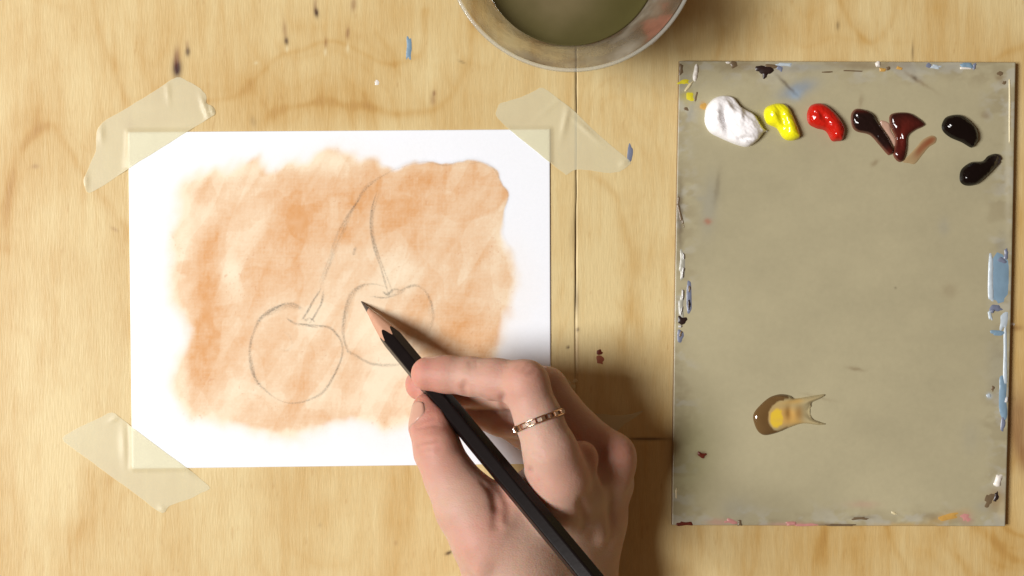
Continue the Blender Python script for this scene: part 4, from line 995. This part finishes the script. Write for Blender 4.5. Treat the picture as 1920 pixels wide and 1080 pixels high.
# skin pigment: pinker finger tips, knuckles, web; yellower back
skin = np.array((0.51, 0.325, 0.255)); pink = np.array((0.52, 0.215, 0.165)); pale_ = np.array((0.54, 0.38, 0.305)); ochre = np.array((0.42, 0.29, 0.19))
colh = np.ones((len(V), 3)) * skin
for (px, py, hh, r), a, cc_ in [((790, 700, 42, 16), .7, pink), ((800, 765, 36, 16), .6, pink), ((780, 722, 22, 14), .7, pink), ((940, 760, 50, 14), .4, pink), ((985, 700, 60, 14), .35, pink), ((822, 850, 50, 14), .35, pink),
                                ((1095, 860, 58, 12), .7, pink), ((1165, 850, 45, 14), .5, pink), ((895, 1000, 62, 12), .6, pink), ((960, 930, 60, 12), .6, pink), ((1000, 910, 66, 14), .45, pink), ((1010, 840, 68, 16), .5, pale_),
                                ((985, 1000, 60, 20), .4, pale_), ((1120, 930, 52, 14), .6, ochre), ((1080, 1060, 60, 26), .5, ochre), ((1050, 1000, 60, 18), .4, pale_), ((860, 950, 62, 14), .4, pale_), ((900, 705, 52, 10), .3, pale_)]:
    g = np.exp(-((V - Wmm(px, py, hh - 5)) ** 2).sum(1) / r ** 2)
    colh = mixc(colh, cc_, g * a)
for a_, b_, dep, wd_, mid, rr in GR:
    gq = capsule(V, a_, b_); colh = mixc(colh, np.array((0.42, 0.17, 0.12)), np.exp(-(gq / (wd_ * 1.2)) ** 2) * min(dep, 1) * .35)
mot = fbm(V[:, 0] + V[:, 2] * .7, V[:, 1] + V[:, 2] * .4, 9, 9, 500, 4) - .5
colh = colh * (1 + np.stack([.10 * mot, .22 * mot, .22 * mot], -1))
sm, nt, b, out = new_mat("skin")
at = N(nt, 'ShaderNodeAttribute', attribute_name='Col'); nt.links.new(at.outputs['Color'], b.inputs['Base Color'])
b.inputs['Roughness'].default_value = .55; b.inputs['Specular IOR Level'].default_value = .32
b.inputs['Subsurface Weight'].default_value = 1.0; b.inputs['Subsurface Radius'].default_value = (1, .28, .14); b.inputs['Subsurface Scale'].default_value = .0026
tcn = N(nt, 'ShaderNodeTexCoord')
vo = N(nt, 'ShaderNodeTexVoronoi'); vo.inputs['Scale'].default_value = 1100
nz1 = N(nt, 'ShaderNodeTexNoise'); nz1.inputs['Scale'].default_value = 260; nz1.inputs['Detail'].default_value = 6
mp = N(nt, 'ShaderNodeMapping'); mp.inputs['Scale'].default_value = (1, 1.8, 1)
ad = N(nt, 'ShaderNodeMath', operation='MULTIPLY_ADD'); ad.inputs[1].default_value = .35
bp = N(nt, 'ShaderNodeBump'); bp.inputs['Strength'].default_value = .5; bp.inputs['Distance'].default_value = .0004
nt.links.new(tcn.outputs['Object'], mp.inputs[0]); nt.links.new(mp.outputs[0], vo.inputs['Vector']); nt.links.new(mp.outputs[0], nz1.inputs['Vector'])
nt.links.new(vo.outputs['Distance'], ad.inputs[0]); nt.links.new(nz1.outputs[0], ad.inputs[2]); nt.links.new(ad.outputs[0], bp.inputs['Height']); nt.links.new(bp.outputs[0], b.inputs['Normal'])
person = mesh_obj("person", V / 1000, Q, mat=sm, colors=colh)
tag(person, "right hand and wrist reaching in from below, gripping a black pencil between thumb and fingertips", "person")

# nails: curved plates laid on the skin
nail_m = mat_plain("nail", (0.53, 0.305, 0.235), .3, var=.05, vscale=200, Coat_Weight=.3)
def march(o_, d_):
    p = o_.copy()
    for _ in range(60): p = p + d_ * np.maximum(hand_sdf(p), -1)[:, None] * .8
    return p
def nail(c, along, nrm_dir, ln, wd):
    along = np.array(along, float); along /= np.linalg.norm(along); nd = np.array(nrm_dir, float); nd -= along * (nd @ along); nd /= np.linalg.norm(nd)
    sd_ = np.cross(along, nd); nu, nv = 12, 14; pts = []
    for i in range(nu):
        for j in range(nv):
            u = i / (nu - 1) * 2 - 1; v_ = j / (nv - 1) * 2 - 1
            wv = wd * .5 * math.sqrt(max(0, 1 - abs(u) ** 4)) if abs(u) < 1 else wd * .22
            wv = max(wv, wd * .25)
            ang = v_ * 1.05 * (wv / (wd * .5))
            pts.append((u * ln * .5, ang))
    o_ = np.array([c + along * u + (nd * math.cos(a) + sd_ * math.sin(a)) * 18 for u, a in pts])
    d_ = np.array([-(nd * math.cos(a) + sd_ * math.sin(a)) for u, a in pts])
    p = march(o_, d_) - d_ * .07
    low = p + d_ * .5
    idx_ = np.arange(nu * nv).reshape(nu, nv)
    q1 = np.stack([idx_[:-1, :-1], idx_[1:, :-1], idx_[1:, 1:], idx_[:-1, 1:]], -1).reshape(-1, 4)
    rg = np.concatenate([idx_[0, :], idx_[1:, -1], idx_[-1, -2::-1], idx_[-2:0:-1, 0]]); r2_ = rg + nu * nv
    sk_ = np.stack([rg, np.roll(rg, -1), np.roll(r2_, -1), r2_], -1)
    mesh_obj("nail", np.concatenate([p, low]) / 1000, np.concatenate([q1, q1[:, ::-1] + nu * nv, sk_]), mat=nail_m, parent=person)
nail(index[0][0] + (index[1][0] - index[0][0]) * .3, index[0][0] - index[1][0], (0.0, 1, -.8), 9, 8)
nail(thumb[0][0] + (thumb[1][0] - thumb[0][0]) * .35, thumb[0][0] - thumb[1][0], (-.93, 0, .36), 10, 9)

# ------------------------------------------------------------------ finger ring
rc = Wmm(1011, 789, 54.7); rax = (index[6][0] - index[4][0]); rax /= np.linalg.norm(rax)
e1 = np.cross(rax, (0, 0, 1)); e1 /= np.linalg.norm(e1); e2 = np.cross(rax, e1)
NA = 96; aa = np.linspace(0, 2 * math.pi, NA, endpoint=False)
dd = np.cos(aa)[:, None] * e1 + np.sin(aa)[:, None] * e2
rad = np.zeros(NA) + 2.0
for _ in range(60):
    rad = rad - np.clip(hand_sdf(rc + dd * rad[:, None]), -2, 2) * .7
rad = np.clip(rad, 6, 11)
for _ in range(8): rad = (np.roll(rad, 1) + rad + np.roll(rad, -1)) / 3
rad = np.maximum(rad, np.median(rad) * .97) + .05
ring = empty("finger_ring", tuple(rc / 1000))
tag(ring, "thin rose gold ring with square links worn on the index finger", "ring")
gold = mat_plain("rose_gold", (0.80, 0.50, 0.36), .22, metal=1, var=.05, vscale=300)
gem = mat_plain("polished_facet", (0.92, 0.80, 0.70), .10, metal=1)
def band(off, wdt, th0, th1, name):
    prof_ = [(off - wdt / 2, th0), (off + wdt / 2, th0), (off + wdt / 2, th1), (off - wdt / 2, th1)]
    Vr = np.concatenate([rc + dd * (rad + t)[:, None] + rax * u for u, t in prof_]); j = np.arange(NA); Qr = []
    for i in range(4):
        i2 = (i + 1) % 4; Qr.append(np.stack([i * NA + j, i * NA + (j + 1) % NA, i2 * NA + (j + 1) % NA, i2 * NA + j], -1))
    return mesh_obj(name, Vr / 1000, np.concatenate(Qr), mat=gold, parent=ring, smooth=False)
band(-1.0, .45, 0, .8, "band_rail"); band(1.0, .45, 0, .8, "band_rail")
lk = None
nlk = 20
for i in range(nlk):
    a = int((i + .5) * NA / nlk); d_ = dd[a]; tn = np.cross(rax, d_); c = rc + d_ * (rad[a] + .55)
    big_ = i % 2 == 0
    hs = (1.0, .95, .5) if big_ else (.3, .9, .35)
    pts = [c + tn * sx_ * hs[0] + rax * sy_ * hs[1] + d_ * sz_ * hs[2] for sx_, sy_, sz_ in ((-1, -1, -1), (1, -1, -1), (1, 1, -1), (-1, 1, -1))]
    pts += [c + tn * sx_ * hs[0] * .7 + rax * sy_ * hs[1] * .7 + d_ * hs[2] for sx_, sy_ in ((-1, -1), (1, -1), (1, 1), (-1, 1))]
    mesh_obj("link", np.array(pts) / 1000, faces=[(0, 3, 2, 1), (4, 5, 6, 7), (0, 1, 5, 4), (1, 2, 6, 5), (2, 3, 7, 6), (3, 0, 4, 7)], mat=gem if big_ else gold, parent=ring, smooth=False)
